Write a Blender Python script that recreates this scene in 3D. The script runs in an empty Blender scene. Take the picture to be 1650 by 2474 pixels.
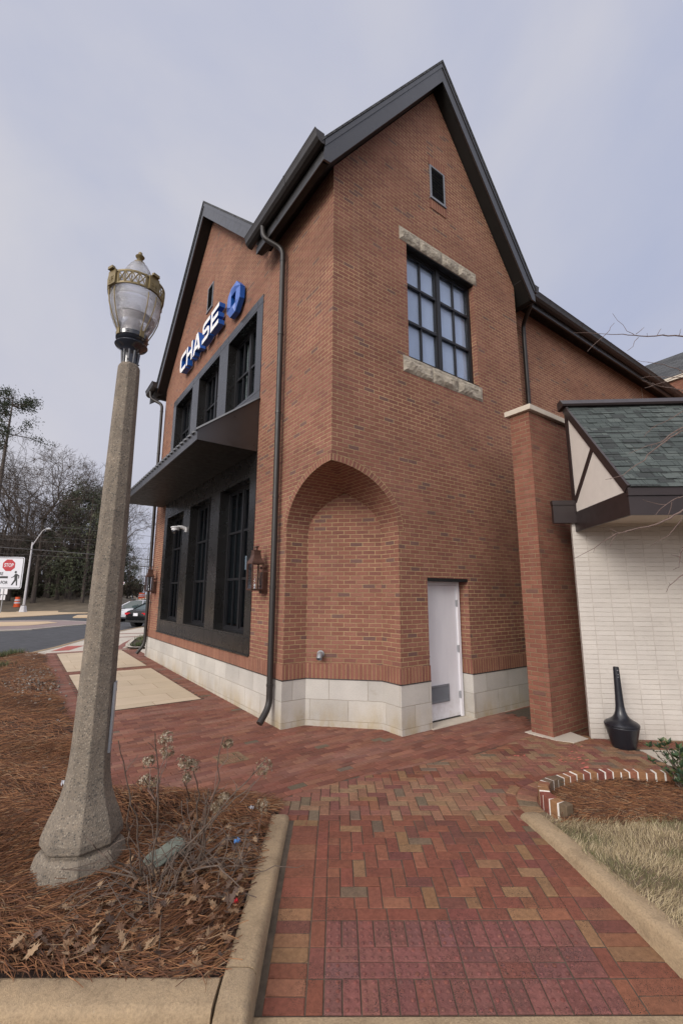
import bpy, bmesh, math, random
import numpy as np
from mathutils import Vector, Matrix
from mathutils.geometry import tessellate_polygon
random.seed(7); NR = np.random.default_rng(11)
S = bpy.context.scene
COL = S.collection
PI = math.pi
# ------------------------------------------------------------------ camera
CAM = np.array([-3.4373, -5.0608, 2.0])
_t = PI/4 + 0.1642; _p = 0.1841; _r = 0.0046
fw = np.array([math.cos(_t)*math.cos(_p), math.sin(_t)*math.cos(_p), math.sin(_p)])
rt = np.array([math.sin(_t), -math.cos(_t), 0.0]); up = np.cross(rt, fw)
r2 = rt*math.cos(_r)+up*math.sin(_r); u2 = -rt*math.sin(_r)+up*math.cos(_r)
cd = bpy.data.cameras.new('camera'); cam = bpy.data.objects.new('camera', cd); COL.objects.link(cam)
m = Matrix.Identity(4)
for i in range(3):
    m[i][0] = r2[i]; m[i][1] = u2[i]; m[i][2] = -fw[i]; m[i][3] = CAM[i]
cam.matrix_world = m
cd.sensor_fit = 'HORIZONTAL'; cd.sensor_width = 36.0; cd.lens = 1072.84/1650*36
cd.clip_start = 0.05; cd.clip_end = 3000
S.camera = cam
# ------------------------------------------------------------------ light
SUN_AZ = math.atan2(-0.34, -0.94)      # direction towards the bright part of the overcast sky
SUN_EL = math.radians(24)
sdir = Vector((math.cos(SUN_AZ)*math.cos(SUN_EL), math.sin(SUN_AZ)*math.cos(SUN_EL), math.sin(SUN_EL)))
sl = bpy.data.lights.new('sun', 'SUN'); sl.energy = 1.75; sl.angle = math.radians(22); sl.color = (1.0, 0.94, 0.87)
so = bpy.data.objects.new('sun', sl); COL.objects.link(so)
so.rotation_euler = sdir.to_track_quat('Z', 'Y').to_euler(); so.location = (-30, -12, 20)
W = bpy.data.worlds.new('World'); S.world = W; W.use_nodes = True
nt = W.node_tree; nt.nodes.clear()
def wn(t, **k):
    n = nt.nodes.new(t)
    for a, b in k.items(): setattr(n, a, b)
    return n
def wl(a, b): nt.links.new(a, b)
out = wn('ShaderNodeOutputWorld'); bg = wn('ShaderNodeBackground'); wl(bg.outputs[0], out.inputs[0])
sky = wn('ShaderNodeTexSky', sky_type='NISHITA', sun_disc=False, sun_elevation=SUN_EL, sun_rotation=math.pi/2-SUN_AZ)
bg.inputs[1].default_value = 0.1
tc = wn('ShaderNodeTexCoord'); sx = wn('ShaderNodeSeparateXYZ'); wl(tc.outputs['Generated'], sx.inputs[0])
# overcast deck: a lavender grey that brightens overhead (CIE overcast) plus soft cloud mottling
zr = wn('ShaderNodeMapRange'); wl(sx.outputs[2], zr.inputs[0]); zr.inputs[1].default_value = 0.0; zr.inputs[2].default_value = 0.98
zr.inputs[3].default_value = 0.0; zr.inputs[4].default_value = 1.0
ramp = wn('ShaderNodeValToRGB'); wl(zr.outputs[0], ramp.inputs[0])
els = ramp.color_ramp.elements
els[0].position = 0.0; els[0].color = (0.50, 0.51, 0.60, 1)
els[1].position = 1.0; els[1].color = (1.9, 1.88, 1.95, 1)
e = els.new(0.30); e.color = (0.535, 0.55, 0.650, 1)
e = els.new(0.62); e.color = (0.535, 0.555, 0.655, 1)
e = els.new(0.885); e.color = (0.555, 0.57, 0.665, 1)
dv = wn('ShaderNodeVectorMath', operation='MULTIPLY'); wl(tc.outputs['Generated'], dv.inputs[0]); dv.inputs[1].default_value = (1.0, 1.0, 1.5)
nz = wn('ShaderNodeTexNoise'); wl(dv.outputs[0], nz.inputs['Vector']); nz.inputs['Scale'].default_value = 1.7; nz.inputs['Detail'].default_value = 7; nz.inputs['Distortion'].default_value = 0.5; nz.inputs['Roughness'].default_value = 0.5
nr = wn('ShaderNodeMapRange'); wl(nz.outputs['Fac'], nr.inputs[0]); nr.inputs[1].default_value = 0.32; nr.inputs[2].default_value = 0.68; nr.inputs[3].default_value = 0.0; nr.inputs[4].default_value = 1.0
cl = wn('ShaderNodeMix', data_type='RGBA'); wl(nr.outputs[0], cl.inputs[0]); cl.inputs[6].default_value = (0.86, 0.90, 1.00, 1); cl.inputs[7].default_value = (1.17, 1.13, 1.06, 1)
mu = wn('ShaderNodeMix', data_type='RGBA', blend_type='MULTIPLY'); mu.inputs[0].default_value = 1.0; wl(ramp.outputs[0], mu.inputs[6]); wl(cl.outputs[2], mu.inputs[7])
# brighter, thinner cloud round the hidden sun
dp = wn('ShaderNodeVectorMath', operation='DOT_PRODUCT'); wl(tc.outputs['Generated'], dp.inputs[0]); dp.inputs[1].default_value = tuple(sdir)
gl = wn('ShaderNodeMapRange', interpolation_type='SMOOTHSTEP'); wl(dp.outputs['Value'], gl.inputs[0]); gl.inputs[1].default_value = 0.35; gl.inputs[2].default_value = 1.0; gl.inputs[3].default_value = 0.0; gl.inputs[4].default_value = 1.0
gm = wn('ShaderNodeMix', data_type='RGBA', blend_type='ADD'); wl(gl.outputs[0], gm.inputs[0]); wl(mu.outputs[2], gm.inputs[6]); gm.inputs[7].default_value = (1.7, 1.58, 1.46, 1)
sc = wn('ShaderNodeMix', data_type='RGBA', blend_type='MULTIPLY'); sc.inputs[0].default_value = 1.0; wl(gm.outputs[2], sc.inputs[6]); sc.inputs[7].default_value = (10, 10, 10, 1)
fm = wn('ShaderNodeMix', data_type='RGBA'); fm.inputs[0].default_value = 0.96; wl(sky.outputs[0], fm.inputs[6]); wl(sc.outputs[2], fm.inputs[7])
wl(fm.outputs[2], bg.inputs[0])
vs = S.view_settings; vs.view_transform = 'Standard'; vs.look = 'None'; vs.gamma = 1.0; vs.exposure = 0.0; vs.use_curve_mapping = False

# ------------------------------------------------------------------ materials
class NM:
    def __init__(s, name):
        s.m = bpy.data.materials.new(name); s.m.use_nodes = True; s.t = s.m.node_tree
        s.b = s.t.nodes['Principled BSDF']
    def n(s, t, ins=None, **k):
        n = s.t.nodes.new(t)
        for a, b in k.items(): setattr(n, a, b)
        if ins:
            for a, b in ins.items():
                if hasattr(b, 'is_linked') or isinstance(b, bpy.types.NodeSocket): s.t.links.new(b, n.inputs[a])
                else: n.inputs[a].default_value = b
        return n
    def math(s, op, a, b=0.0, c=None):
        d = {0: a, 1: b}
        if c is not None: d[2] = c
        return s.n('ShaderNodeMath', d, operation=op).outputs[0]
    def link(s, a, b): s.t.links.new(a, b)
    def mix(s, f, a, b, blend='MIX'): return s.n('ShaderNodeMix', {0: f, 6: a, 7: b}, data_type='RGBA', blend_type=blend).outputs[2]
    def ramp(s, f, stops, const=False):
        r = s.n('ShaderNodeValToRGB', {0: f}); el = r.color_ramp.elements
        if const: r.color_ramp.interpolation = 'CONSTANT'
        for i, (p, c) in enumerate(stops):
            if i < 2: el[i].position = p; e = el[i]
            else: e = el.new(p)
            e.color = (*c, 1)
        return r.outputs[0]
    def noise(s, vec, scale, detail=4, rough=0.55):
        return s.n('ShaderNodeTexNoise', {'Vector': vec, 'Scale': scale, 'Detail': detail, 'Roughness': rough}).outputs['Fac']
    def rng(s, v, a, b, c, d): return s.n('ShaderNodeMapRange', {0: v, 1: a, 2: b, 3: c, 4: d}).outputs[0]
    def pos(s): return s.n('ShaderNodeTexCoord').outputs['Object']
    def uv(s): return s.n('ShaderNodeTexCoord').outputs['UV']
    def bump(s, h, dist, strength=1.0):
        b = s.n('ShaderNodeBump', {'Height': h, 'Distance': dist, 'Strength': strength}); s.link(b.outputs[0], s.b.inputs['Normal'])
def c4(c): return (*c, 1.0)
def mat_plain(name, col, rough=0.6, var=0.15, scale=6.0, metal=0.0, spec=0.5, bump=0.0, bscale=60, coat=0.0, stretch=None, ior=1.5):
    k = NM(name); p = k.pos()
    if stretch: p = k.n('ShaderNodeVectorMath', {0: p, 1: stretch}, operation='MULTIPLY').outputs[0]
    f = k.noise(p, scale, 5, 0.6)
    lo = tuple(x*(1-var) for x in col); hi = tuple(min(1, x*(1+var)) for x in col)
    k.link(k.ramp(f, [(0.3, lo), (0.7, hi)]), k.b.inputs['Base Color'])
    k.b.inputs['Roughness'].default_value = rough; k.b.inputs['Metallic'].default_value = metal
    k.b.inputs['Specular IOR Level'].default_value = spec; k.b.inputs['Coat Weight'].default_value = coat
    k.b.inputs['Coat Roughness'].default_value = 0.08; k.b.inputs['IOR'].default_value = ior
    k.link(k.rng(k.noise(p, scale*3, 3), 0.3, 0.7, rough*0.85, min(1, rough*1.15)), k.b.inputs['Roughness'])
    if bump: k.bump(k.noise(p, bscale, 3), bump)
    return k.m
def mat_brick(name, cols, mortar, L=0.2032, H=0.0677, mw=0.0105, off=0.5, uo=0.0, vo=0.0, bumpd=0.006, stain=0.12, rough=0.86, var=0.22, batch=0.0, splash=None):
    k = NM(name); uv = k.uv()
    wob = k.n('ShaderNodeTexNoise', {'Vector': uv, 'Scale': 9.0, 'Detail': 2.0}).outputs['Color']
    wv = k.n('ShaderNodeVectorMath', {0: wob, 1: (0.5, 0.5, 0.5)}, operation='SUBTRACT').outputs[0]
    wv = k.n('ShaderNodeVectorMath', {0: wv, 'Scale': 0.009}, operation='SCALE').outputs[0]
    uvw = k.n('ShaderNodeVectorMath', {0: uv, 1: wv}, operation='ADD').outputs[0]
    x = k.n('ShaderNodeSeparateXYZ', {0: uvw})
    v = k.math('DIVIDE', k.math('ADD', x.outputs[1], vo), H)
    row = k.math('FLOOR', v); fy = k.math('FRACT', v)
    par = k.math('MODULO', k.math('ABSOLUTE', row), 2.0)
    u = k.math('ADD', k.math('DIVIDE', k.math('ADD', x.outputs[0], uo+200*L), L), k.math('MULTIPLY', par, off))
    colm = k.math('FLOOR', u); fx = k.math('FRACT', u)
    dx = k.math('MULTIPLY', k.math('MINIMUM', fx, k.math('SUBTRACT', 1.0, fx)), L)
    dy = k.math('MULTIPLY', k.math('MINIMUM', fy, k.math('SUBTRACT', 1.0, fy)), H)
    d = k.math('MINIMUM', dx, dy)
    mask = k.n('ShaderNodeMapRange', {0: d, 1: mw/2-0.0022, 2: mw/2+0.0016, 3: 0.0, 4: 1.0}, interpolation_type='SMOOTHSTEP').outputs[0]
    cv = k.n('ShaderNodeCombineXYZ', {0: colm, 1: row})
    rnd = k.n('ShaderNodeTexWhiteNoise', {'Vector': cv.outputs[0]}, noise_dimensions='2D').outputs['Value']
    st = []; acc = 0.0; tot = sum(w for w, _ in cols)
    for w, c in cols: st.append((acc, c)); acc += w/tot
    bc = k.ramp(rnd, st, True)
    n1 = k.noise(uv, 55.0, 4, 0.65); n2 = k.noise(uv, 1.1, 4, 0.6)
    bc = k.mix(1.0, bc, k.ramp(n1, [(0.25, (1-var,)*3), (0.75, (1+var,)*3)]), 'MULTIPLY')
    mc = k.mix(1.0, c4(mortar), k.ramp(k.noise(uv, 7.0, 3), [(0.3, (0.78, 0.76, 0.74)), (0.7, (1.12, 1.12, 1.12))]), 'MULTIPLY')
    if batch:
        bv = k.n('ShaderNodeVectorMath', {0: uv, 1: (0.45, 1.0, 1)}, operation='MULTIPLY').outputs[0]
        ba = k.noise(bv, 0.75, 5, 0.62); bb = k.noise(bv, 0.55, 4, 0.6); b3 = k.noise(k.n('ShaderNodeVectorMath', {0: uv, 1: (5.0, 0.22, 1)}, operation='MULTIPLY').outputs[0], 0.9, 4, 0.6)
        bc = k.mix(1.0, bc, k.ramp(ba, [(0.3, (1-batch, 1-batch*1.05, 1-batch*1.0)), (0.5, (1, 1, 1)), (0.72, (1+batch*0.8, 1+batch*0.95, 1+batch*1.1))]), 'MULTIPLY')
        mc = k.mix(1.0, mc, k.ramp(bb, [(0.32, (0.62, 0.60, 0.58)), (0.5, (0.95, 0.95, 0.95)), (0.70, (1.30, 1.30, 1.28))]), 'MULTIPLY')
        bc = k.mix(k.rng(b3, 0.56, 0.78, 0.0, 0.22), bc, (0.30, 0.22, 0.17, 1))
    cc = k.mix(mask, mc, bc)
    if splash:
        zc = x.outputs[1]; sn = k.noise(k.n('ShaderNodeVectorMath', {0: uv, 1: (1.6, 0.7, 1)}, operation='MULTIPLY').outputs[0], 1.6, 6, 0.66)
        f1 = k.math('MULTIPLY', k.rng(zc, splash[1], 0.02, 0.0, 1.0), k.rng(sn, 0.36, 0.62, 0.0, splash[2])); cc = k.mix(f1, cc, c4(splash[0]))
        cc = k.mix(k.rng(k.noise(uv, 3.4, 7, 0.75), 0.58, 0.75, 0.0, 0.35), cc, c4(tuple(q*0.72 for q in splash[0])))
    cc = k.mix(1.0, cc, k.ramp(n2, [(0.3, (1-stain,)*3), (0.7, (1+stain, 1+stain, 1+stain*0.9))]), 'MULTIPLY')
    k.link(cc, k.b.inputs['Base Color']); k.b.inputs['Roughness'].default_value = rough; k.b.inputs['Specular IOR Level'].default_value = 0.25
    h = k.math('ADD', mask, k.math('MULTIPLY', n1, 0.35))
    k.bump(h, bumpd)
    return k.m
def mat_attr(name, rough=0.85, mott=0.25, scale=40, haze=None, bump=0.002, spec=0.3, hs=1.3, speck=None):
    k = NM(name); a = k.n('ShaderNodeAttribute', attribute_name='Col').outputs['Color']; p = k.pos()
    c = k.mix(1.0, a, k.ramp(k.noise(p, scale, 4, 0.65), [(0.25, (1-mott,)*3), (0.75, (1+mott,)*3)]), 'MULTIPLY')
    if speck:   # small dark pits in the clay
        vn = k.n('ShaderNodeTexNoise', {'Vector': p, 'Scale': 210.0, 'Detail': 2.0}).outputs['Fac']
        big = k.rng(k.noise(p, 6, 2), 0.45, 0.6, 0.0, 1.0)
        c = k.mix(k.math('MULTIPLY', k.rng(vn, 0.56, 0.63, 0.0, speck), big), c, (0.02, 0.018, 0.015, 1))
    if haze:
        hz = k.noise(k.n('ShaderNodeVectorMath', {0: p, 1: (0.35, 1.6, 1)}, operation='MULTIPLY').outputs[0], hs, 6, 0.68)
        c = k.mix(k.rng(hz, 0.47, 0.74, 0.0, haze[0]), c, c4(haze[1]))
    k.link(c, k.b.inputs['Base Color']); k.b.inputs['Roughness'].default_value = rough; k.b.inputs['Specular IOR Level'].default_value = spec
    if bump: k.bump(k.noise(p, scale*4, 3), bump)
    return k.m
def mat_glass(name, tint=(0.85, 0.9, 0.95), ior=1.6, rough=0.02, amount=1.0):
    k = NM(name); t = k.t; t.nodes.remove(k.b)
    o = [n for n in t.nodes if n.type == 'OUTPUT_MATERIAL'][0]
    tr = k.n('ShaderNodeBsdfTransparent', {0: c4(tint)}); g = k.n('ShaderNodeBsdfGlossy', {0: (0.95, 0.96, 1, 1), 'Roughness': rough})
    fr = k.n('ShaderNodeFresnel', {0: ior}); p = k.pos()
    bm = k.n('ShaderNodeBump', {'Height': k.noise(p, 1.6, 2), 'Distance': 0.0008}); k.link(bm.outputs[0], g.inputs['Normal'])
    mx = k.n('ShaderNodeMixShader', {0: k.math('MULTIPLY', k.math('MULTIPLY', fr.outputs[0], amount), k.math('SUBTRACT', 1.0, k.n('ShaderNodeNewGeometry').outputs['Backfacing'])), 1: tr.outputs[0], 2: g.outputs[0]})
    k.link(mx.outputs[0], o.inputs[0]); return k.m

BRK = [(3.2, (0.228, 0.099, 0.071)), (2.6, (0.212, 0.090, 0.065)), (2.0, (0.246, 0.112, 0.081)), (1.4, (0.193, 0.083, 0.064)), (0.4, (0.150, 0.081, 0.070))]
M = {}
M['brick'] = mat_brick('wall_brick', BRK, (0.400, 0.285, 0.160), mw=0.0118, batch=0.17)
M['soldier'] = mat_brick('soldier_brick', BRK[:4], (0.40, 0.275, 0.145), L=0.0677, H=0.24, off=0.0, vo=-0.697)
M['rowlock'] = mat_brick('rowlock_brick', BRK[:4], (0.43, 0.31, 0.17), L=0.0677, H=0.11, off=0.0, vo=0.003)
M['soffitbrick'] = mat_brick('arch_soffit_brick', BRK[:4], (0.44, 0.33, 0.19), L=0.21, H=0.0677)
M['pillarbrick'] = mat_brick('pillar_brick', [(3, (0.205, 0.084, 0.056)), (2, (0.185, 0.074, 0.052)), (1.5, (0.225, 0.096, 0.066)), (0.15, (0.14, 0.07, 0.055))], (0.27, 0.195, 0.118), batch=0.14)
M['stone'] = mat_brick('limestone_base', [(1, (0.45, 0.428, 0.393)), (1, (0.48, 0.457, 0.42)), (1, (0.425, 0.403, 0.37))], (0.35, 0.315, 0.265), L=0.61, H=0.306, mw=0.008, vo=0.22-0.0, bumpd=0.003, stain=0.14, rough=0.7, var=0.10, splash=((0.36, 0.285, 0.165), 0.42, 0.85))
M['whitebrick'] = mat_brick('white_painted_brick', [(1, (0.545, 0.505, 0.460)), (1, (0.56, 0.52, 0.475)), (1, (0.53, 0.49, 0.446))], (0.525, 0.482, 0.432), L=0.272, H=0.0677, mw=0.009, off=0.0, bumpd=0.0035, stain=0.08, rough=0.55, var=0.06, splash=((0.30, 0.265, 0.21), 0.30, 0.5))
M['bronze'] = mat_plain('dark_bronze_metal', (0.013, 0.012, 0.0115), 0.28, 0.06, 1, spec=0.5, ior=1.8)
M['bronze2'] = mat_plain('dark_bronze_trim', (0.014, 0.0125, 0.012), 0.32, 0.08, 2, spec=0.5, ior=1.8)
M['spout'] = mat_plain('downspout_paint', (0.024, 0.020, 0.018), 0.42, 0.08, 2, spec=0.4)
M['soffit'] = mat_plain('dark_soffit', (0.012, 0.011, 0.010), 0.5, 0.1, 3, spec=0.3)
M['frame'] = mat_plain('window_frame_metal', (0.011, 0.011, 0.013), 0.42, 0.06, 2, spec=0.4)
M['groove'] = mat_plain('panel_joint', (0.006, 0.006, 0.006), 0.7, 0.1)
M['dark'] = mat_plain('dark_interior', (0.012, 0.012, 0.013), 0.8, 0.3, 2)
M['blind'] = mat_plain('window_blind', (0.50, 0.55, 0.66), 0.7, 0.05, 2)
M['curtain'] = mat_plain('pale_curtain', (0.78, 0.72, 0.62), 0.8, 0.1, 3)
M['greencurtain'] = mat_plain('green_board', (0.18, 0.30, 0.20), 0.8, 0.1, 3)
M['glass'] = mat_glass('window_glass', (0.72, 0.77, 0.80), 1.42)
M['glassb'] = mat_glass('bright_window_glass', (0.92, 0.95, 0.98), 2.3)
M['clear'] = mat_glass('clear_glass', (0.95, 0.96, 0.97), 1.45, 0.05)
M['shingle'] = mat_brick('dark_roof_shingle', [(1, (0.060, 0.062, 0.066)), (1, (0.075, 0.078, 0.082)), (1, (0.05, 0.052, 0.056))], (0.02, 0.02, 0.02), L=0.33, H=0.14, mw=0.012, bumpd=0.01, rough=0.9)
M['greenshingle'] = mat_brick('green_roof_shingle', [(2, (0.066, 0.079, 0.076)), (2, (0.056, 0.067, 0.065)), (1, (0.082, 0.095, 0.091)), (1.2, (0.042, 0.047, 0.047))], (0.022, 0.028, 0.028), L=0.19, H=0.125, mw=0.006, bumpd=0.012, off=0.37, rough=0.93, var=0.3)
M['lime'] = mat_plain('cast_stone', (0.50, 0.44, 0.36), 0.75, 0.08, 8, bump=0.002)
M['rock'] = mat_plain('rock_face_stone', (0.335, 0.295, 0.235), 0.9, 0.3, 9, bump=0.02, bscale=24)
M['whitepaint'] = mat_plain('white_door_paint', (0.74, 0.73, 0.76), 0.42, 0.03, 2)
def mat_door():
    k = NM('scuffed_door_paint'); p = k.pos(); z = k.n('ShaderNodeSeparateXYZ', {0: p}).outputs[2]
    n1 = k.noise(k.n('ShaderNodeVectorMath', {0: p, 1: (3.0, 3.0, 0.7)}, operation='MULTIPLY').outputs[0], 2.2, 6, 0.7)
    c = k.ramp(n1, [(0.3, (0.66, 0.655, 0.69)), (0.6, (0.72, 0.715, 0.745))])
    g = k.math('MULTIPLY', k.rng(z, 0.55, 0.0, 0.0, 1.0), k.rng(k.noise(p, 9, 6, 0.72), 0.45, 0.7, 0.0, 0.5)); c = k.mix(g, c, (0.36, 0.31, 0.26, 1))
    k.link(c, k.b.inputs['Base Color']); k.b.inputs['Roughness'].default_value = 0.45; return k.m
M['door'] = mat_door()
M['greypaint'] = mat_plain('grey_metal_paint', (0.18, 0.19, 0.21), 0.4, 0.06, 6)
M['panelwhite'] = mat_plain('cream_stucco', (0.66, 0.61, 0.555), 0.7, 0.04, 5, bump=0.001)
M['browntrim'] = mat_plain('brown_metal_trim', (0.026, 0.018, 0.018), 0.4, 0.1, 3, spec=0.5)
M['beige'] = mat_plain('beige_soffit', (0.60, 0.53, 0.44), 0.7, 0.05, 5)
def mat_pole():
    k = NM('exposed_aggregate'); p = k.pos()
    vo = k.n('ShaderNodeTexVoronoi', {'Vector': p, 'Scale': 88.0}); rnd = vo.outputs['Color']
    f = k.n('ShaderNodeSeparateXYZ', {0: rnd}).outputs[0]
    peb = k.ramp(f, [(0.0, (0.215, 0.178, 0.137)), (0.3, (0.25, 0.20, 0.148)), (0.5, (0.17, 0.145, 0.12)), (0.68, (0.33, 0.285, 0.225)), (0.84, (0.045, 0.045, 0.045))], True)
    big = k.noise(p, 5, 5, 0.65)
    c = k.mix(k.rng(vo.outputs['Distance'], 0.25, 0.6, 0.75, 0.1), (0.182, 0.152, 0.120, 1), peb)
    c = k.mix(1.0, c, k.ramp(big, [(0.3, (0.72,)*3), (0.7, (1.15, 1.13, 1.1))]), 'MULTIPLY')
    k.link(c, k.b.inputs['Base Color']); k.b.inputs['Roughness'].default_value = 0.9
    k.bump(k.math('ADD', vo.outputs['Distance'], k.noise(p, 160, 3)), 0.003); return k.m
M['pole'] = mat_pole()
M['gold'] = mat_plain('gold_brown_metal', (0.185, 0.140, 0.062), 0.5, 0.15, 12, metal=0.25)
M['blackgloss'] = mat_plain('black_gloss_metal', (0.014, 0.016, 0.024), 0.16, 0.15, 12, spec=0.7, coat=0.4)
def mat_globe():
    k = NM('ribbed_acrylic_globe'); b = k.b
    p = k.pos(); z = k.n('ShaderNodeSeparateXYZ', {0: p}).outputs[2]
    b.inputs['Base Color'].default_value = (0.90, 0.90, 0.92, 1); b.inputs['Transmission Weight'].default_value = 0.88
    b.inputs['Roughness'].default_value = 0.10; b.inputs['IOR'].default_value = 1.22
    rib = k.math('SINE', k.math('MULTIPLY', z, 620.0)); k.bump(k.math('ADD', rib, k.noise(p, 30, 3)), 0.0008); return k.m
M['globe'] = mat_globe()
M['innerglobe'] = mat_plain('lamp_reflector', (0.42, 0.40, 0.40), 0.35, 0.25, 9, metal=0.3)
def mat_conc(name, col, dirt):
    k = NM(name); p = k.pos(); a = k.noise(p, 3.2, 7, 0.7); b = k.noise(p, 75, 3, 0.6); c2 = k.noise(p, 11, 6, 0.72)
    c = k.mix(1.0, c4(col), k.ramp(a, [(0.28, (0.66, 0.63, 0.60)), (0.5, (1, 1, 1)), (0.75, (1.16, 1.13, 1.08))]), 'MULTIPLY')
    c = k.mix(1.0, c, k.ramp(b, [(0.3, (0.80,)*3), (0.7, (1.17,)*3)]), 'MULTIPLY')
    c = k.mix(k.rng(c2, 0.56, 0.74, 0.0, 0.75), c, c4(dirt))
    c = k.mix(k.rng(k.noise(p, 26, 4, 0.7), 0.68, 0.78, 0.0, 0.45), c, (0.43, 0.37, 0.30, 1))
    c = k.mix(k.rng(k.n('ShaderNodeTexVoronoi', {'Vector': p, 'Scale': 55.0}).outputs['Distance'], 0.05, 0.14, 0.5, 0.0), c, (0.11, 0.085, 0.06, 1))
    k.link(c, k.b.inputs['Base Color']); k.b.inputs['Roughness'].default_value = 0.92; k.bump(k.math('ADD', b, k.noise(p, 240, 2)), 0.004); return k.m
M['concrete'] = mat_conc('tan_kerb_concrete', (0.325, 0.238, 0.146), (0.20, 0.140, 0.085))
M['kerbdirty'] = mat_conc('scuffed_kerb_concrete', (0.29, 0.215, 0.135), (0.13, 0.105, 0.085))
M['walk'] = mat_plain('sidewalk_concrete', (0.47, 0.42, 0.355), 0.85, 0.10, 2, bump=0.001)
M['panel'] = mat_brick('tan_paver_panel', [(1, (0.49, 0.395, 0.285)), (1, (0.51, 0.41, 0.30)), (1, (0.47, 0.38, 0.275))], (0.36, 0.27, 0.18), L=1.2, H=0.58, mw=0.012, off=0.33, bumpd=0.002, stain=0.08, rough=0.8, var=0.05)
M['joint'] = mat_plain('paver_joint_sand', (0.070, 0.052, 0.036), 0.95, 0.35, 14)
M['asphalt'] = mat_plain('asphalt', (0.050, 0.051, 0.056), 0.85, 0.16, 1.2, bump=0.002, bscale=90)
M['earth'] = mat_plain('bare_earth', (0.15, 0.105, 0.068), 0.95, 0.3, 2)
M['drygrass'] = mat_plain('dry_grass_hill', (0.125, 0.098, 0.066), 0.95, 0.35, 0.6, bump=0.05, bscale=3)
M['tanwalk'] = mat_plain('tan_sidewalk', (0.50, 0.37, 0.235), 0.88, 0.10, 1.0)
M['apron'] = mat_plain('purple_brick_apron', (0.23, 0.175, 0.165), 0.85, 0.15, 1.5)
M['paver'] = mat_attr('old_paver_clay', 0.85, 0.28, 34, bump=0.003, speck=0.95)
M['newpaver'] = mat_attr('new_paver_clay', 0.72, 0.20, 26, haze=(0.34, (0.33, 0.225, 0.19)), bump=0.002)
M['straw'] = mat_attr('pine_straw', 0.8, 0.15, 30, bump=0)
M['strawbed'] = mat_plain('pine_straw_base', (0.036, 0.019, 0.012), 0.95, 0.45, 18, bump=0.02, bscale=40)
M['leaf'] = mat_attr('dry_leaf', 0.75, 0.2, 50, bump=0)
M['green'] = mat_attr('green_leaf', 0.45, 0.2, 30, bump=0, spec=0.5)
M['bark'] = mat_plain('grey_brown_bark', (0.110, 0.080, 0.062), 0.9, 0.3, 20)
M['twig'] = mat_plain('reddish_twig', (0.135, 0.092, 0.078), 0.8, 0.25, 30)
M['farbark'] = mat_plain('forest_bark', (0.082, 0.066, 0.056), 0.95, 0.3, 3)
M['needle'] = mat_attr('forest_foliage', 0.8, 0.25, 3, bump=0, spec=0.2)
M['brush'] = mat_attr('dark_undergrowth', 0.95, 0.3, 2, bump=0, spec=0.1)
M['copper'] = mat_plain('aged_copper', (0.105, 0.056, 0.042), 0.5, 0.25, 14, metal=0.45)
M['whitemetal'] = mat_plain('white_metal', (0.72, 0.72, 0.73), 0.4, 0.04, 5)
M['galv'] = mat_plain('galvanised_steel', (0.34, 0.35, 0.37), 0.45, 0.15, 10, metal=0.5)
M['polepaint'] = mat_plain('pale_pole_paint', (0.50, 0.50, 0.53), 0.45, 0.06, 4)
M['signwhite'] = mat_plain('sign_white', (0.68, 0.68, 0.72), 0.5, 0.03, 3)
M['signblack'] = mat_plain('sign_black', (0.012, 0.012, 0.013), 0.5, 0.1, 3)
M['signred'] = mat_plain('sign_red', (0.42, 0.012, 0.022), 0.5, 0.06, 3)
M['orange'] = mat_plain('traffic_orange', (0.72, 0.10, 0.02), 0.5, 0.08, 5)
M['blueside'] = mat_plain('sign_blue_return', (0.010, 0.085, 0.36), 0.4, 0.06, 3)
M['bluelogo'] = mat_plain('sign_blue_face', (0.060, 0.135, 0.43), 0.38, 0.06, 3)
M['letterface'] = mat_plain('letter_white_face', (0.80, 0.79, 0.78), 0.4, 0.03, 3)
M['plastic'] = mat_plain('black_plastic', (0.010, 0.011, 0.016), 0.32, 0.15, 10, spec=0.6)
M['rubber'] = mat_plain('rubber', (0.015, 0.015, 0.016), 0.8, 0.2, 9)
M['carsilver'] = mat_plain('silver_car_paint', (0.50, 0.51, 0.55), 0.28, 0.04, 3, metal=0.3, coat=0.6)
M['carblack'] = mat_plain('black_car_paint', (0.006, 0.006, 0.007), 0.25, 0.1, 3, spec=0.3)
M['carglass'] = mat_plain('car_window_glass', (0.035, 0.055, 0.055), 0.06, 0.1, 3, spec=0.8)
M['tailred'] = mat_plain('tail_lamp_red', (0.45, 0.01, 0.02), 0.25, 0.1, 5)
M['chrome'] = mat_plain('bright_metal', (0.6, 0.6, 0.62), 0.25, 0.05, 5, metal=0.9)
M['greenrock'] = mat_plain('green_grey_rock', (0.150, 0.165, 0.135), 0.85, 0.25, 9, bump=0.01, bscale=22)
M['iron'] = mat_plain('rusty_iron', (0.165, 0.105, 0.058), 0.8, 0.4, 16)
M['bstrip'] = mat_plain('brick_strip_red', (0.215, 0.085, 0.065), 0.8, 0.15, 4)
M['redtile'] = mat_plain('red_warning_tile', (0.36, 0.085, 0.065), 0.7, 0.1, 4)
M['edging'] = mat_attr('edging_brick', 0.85, 0.25, 30, bump=0.003)
M['mortarwhite'] = mat_plain('white_mortar', (0.66, 0.62, 0.57), 0.9, 0.12, 20)
M['flash'] = mat_plain('dark_flashing', (0.035, 0.032, 0.030), 0.5, 0.2, 8)
M['wire'] = mat_plain('utility_cable', (0.05, 0.05, 0.055), 0.6, 0.1, 3)
M['litter'] = mat_plain('white_litter', (0.42, 0.42, 0.45), 0.7, 0.1, 9)
M['bluelitter'] = mat_plain('blue_litter', (0.08, 0.22, 0.5), 0.6, 0.1, 9)
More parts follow.
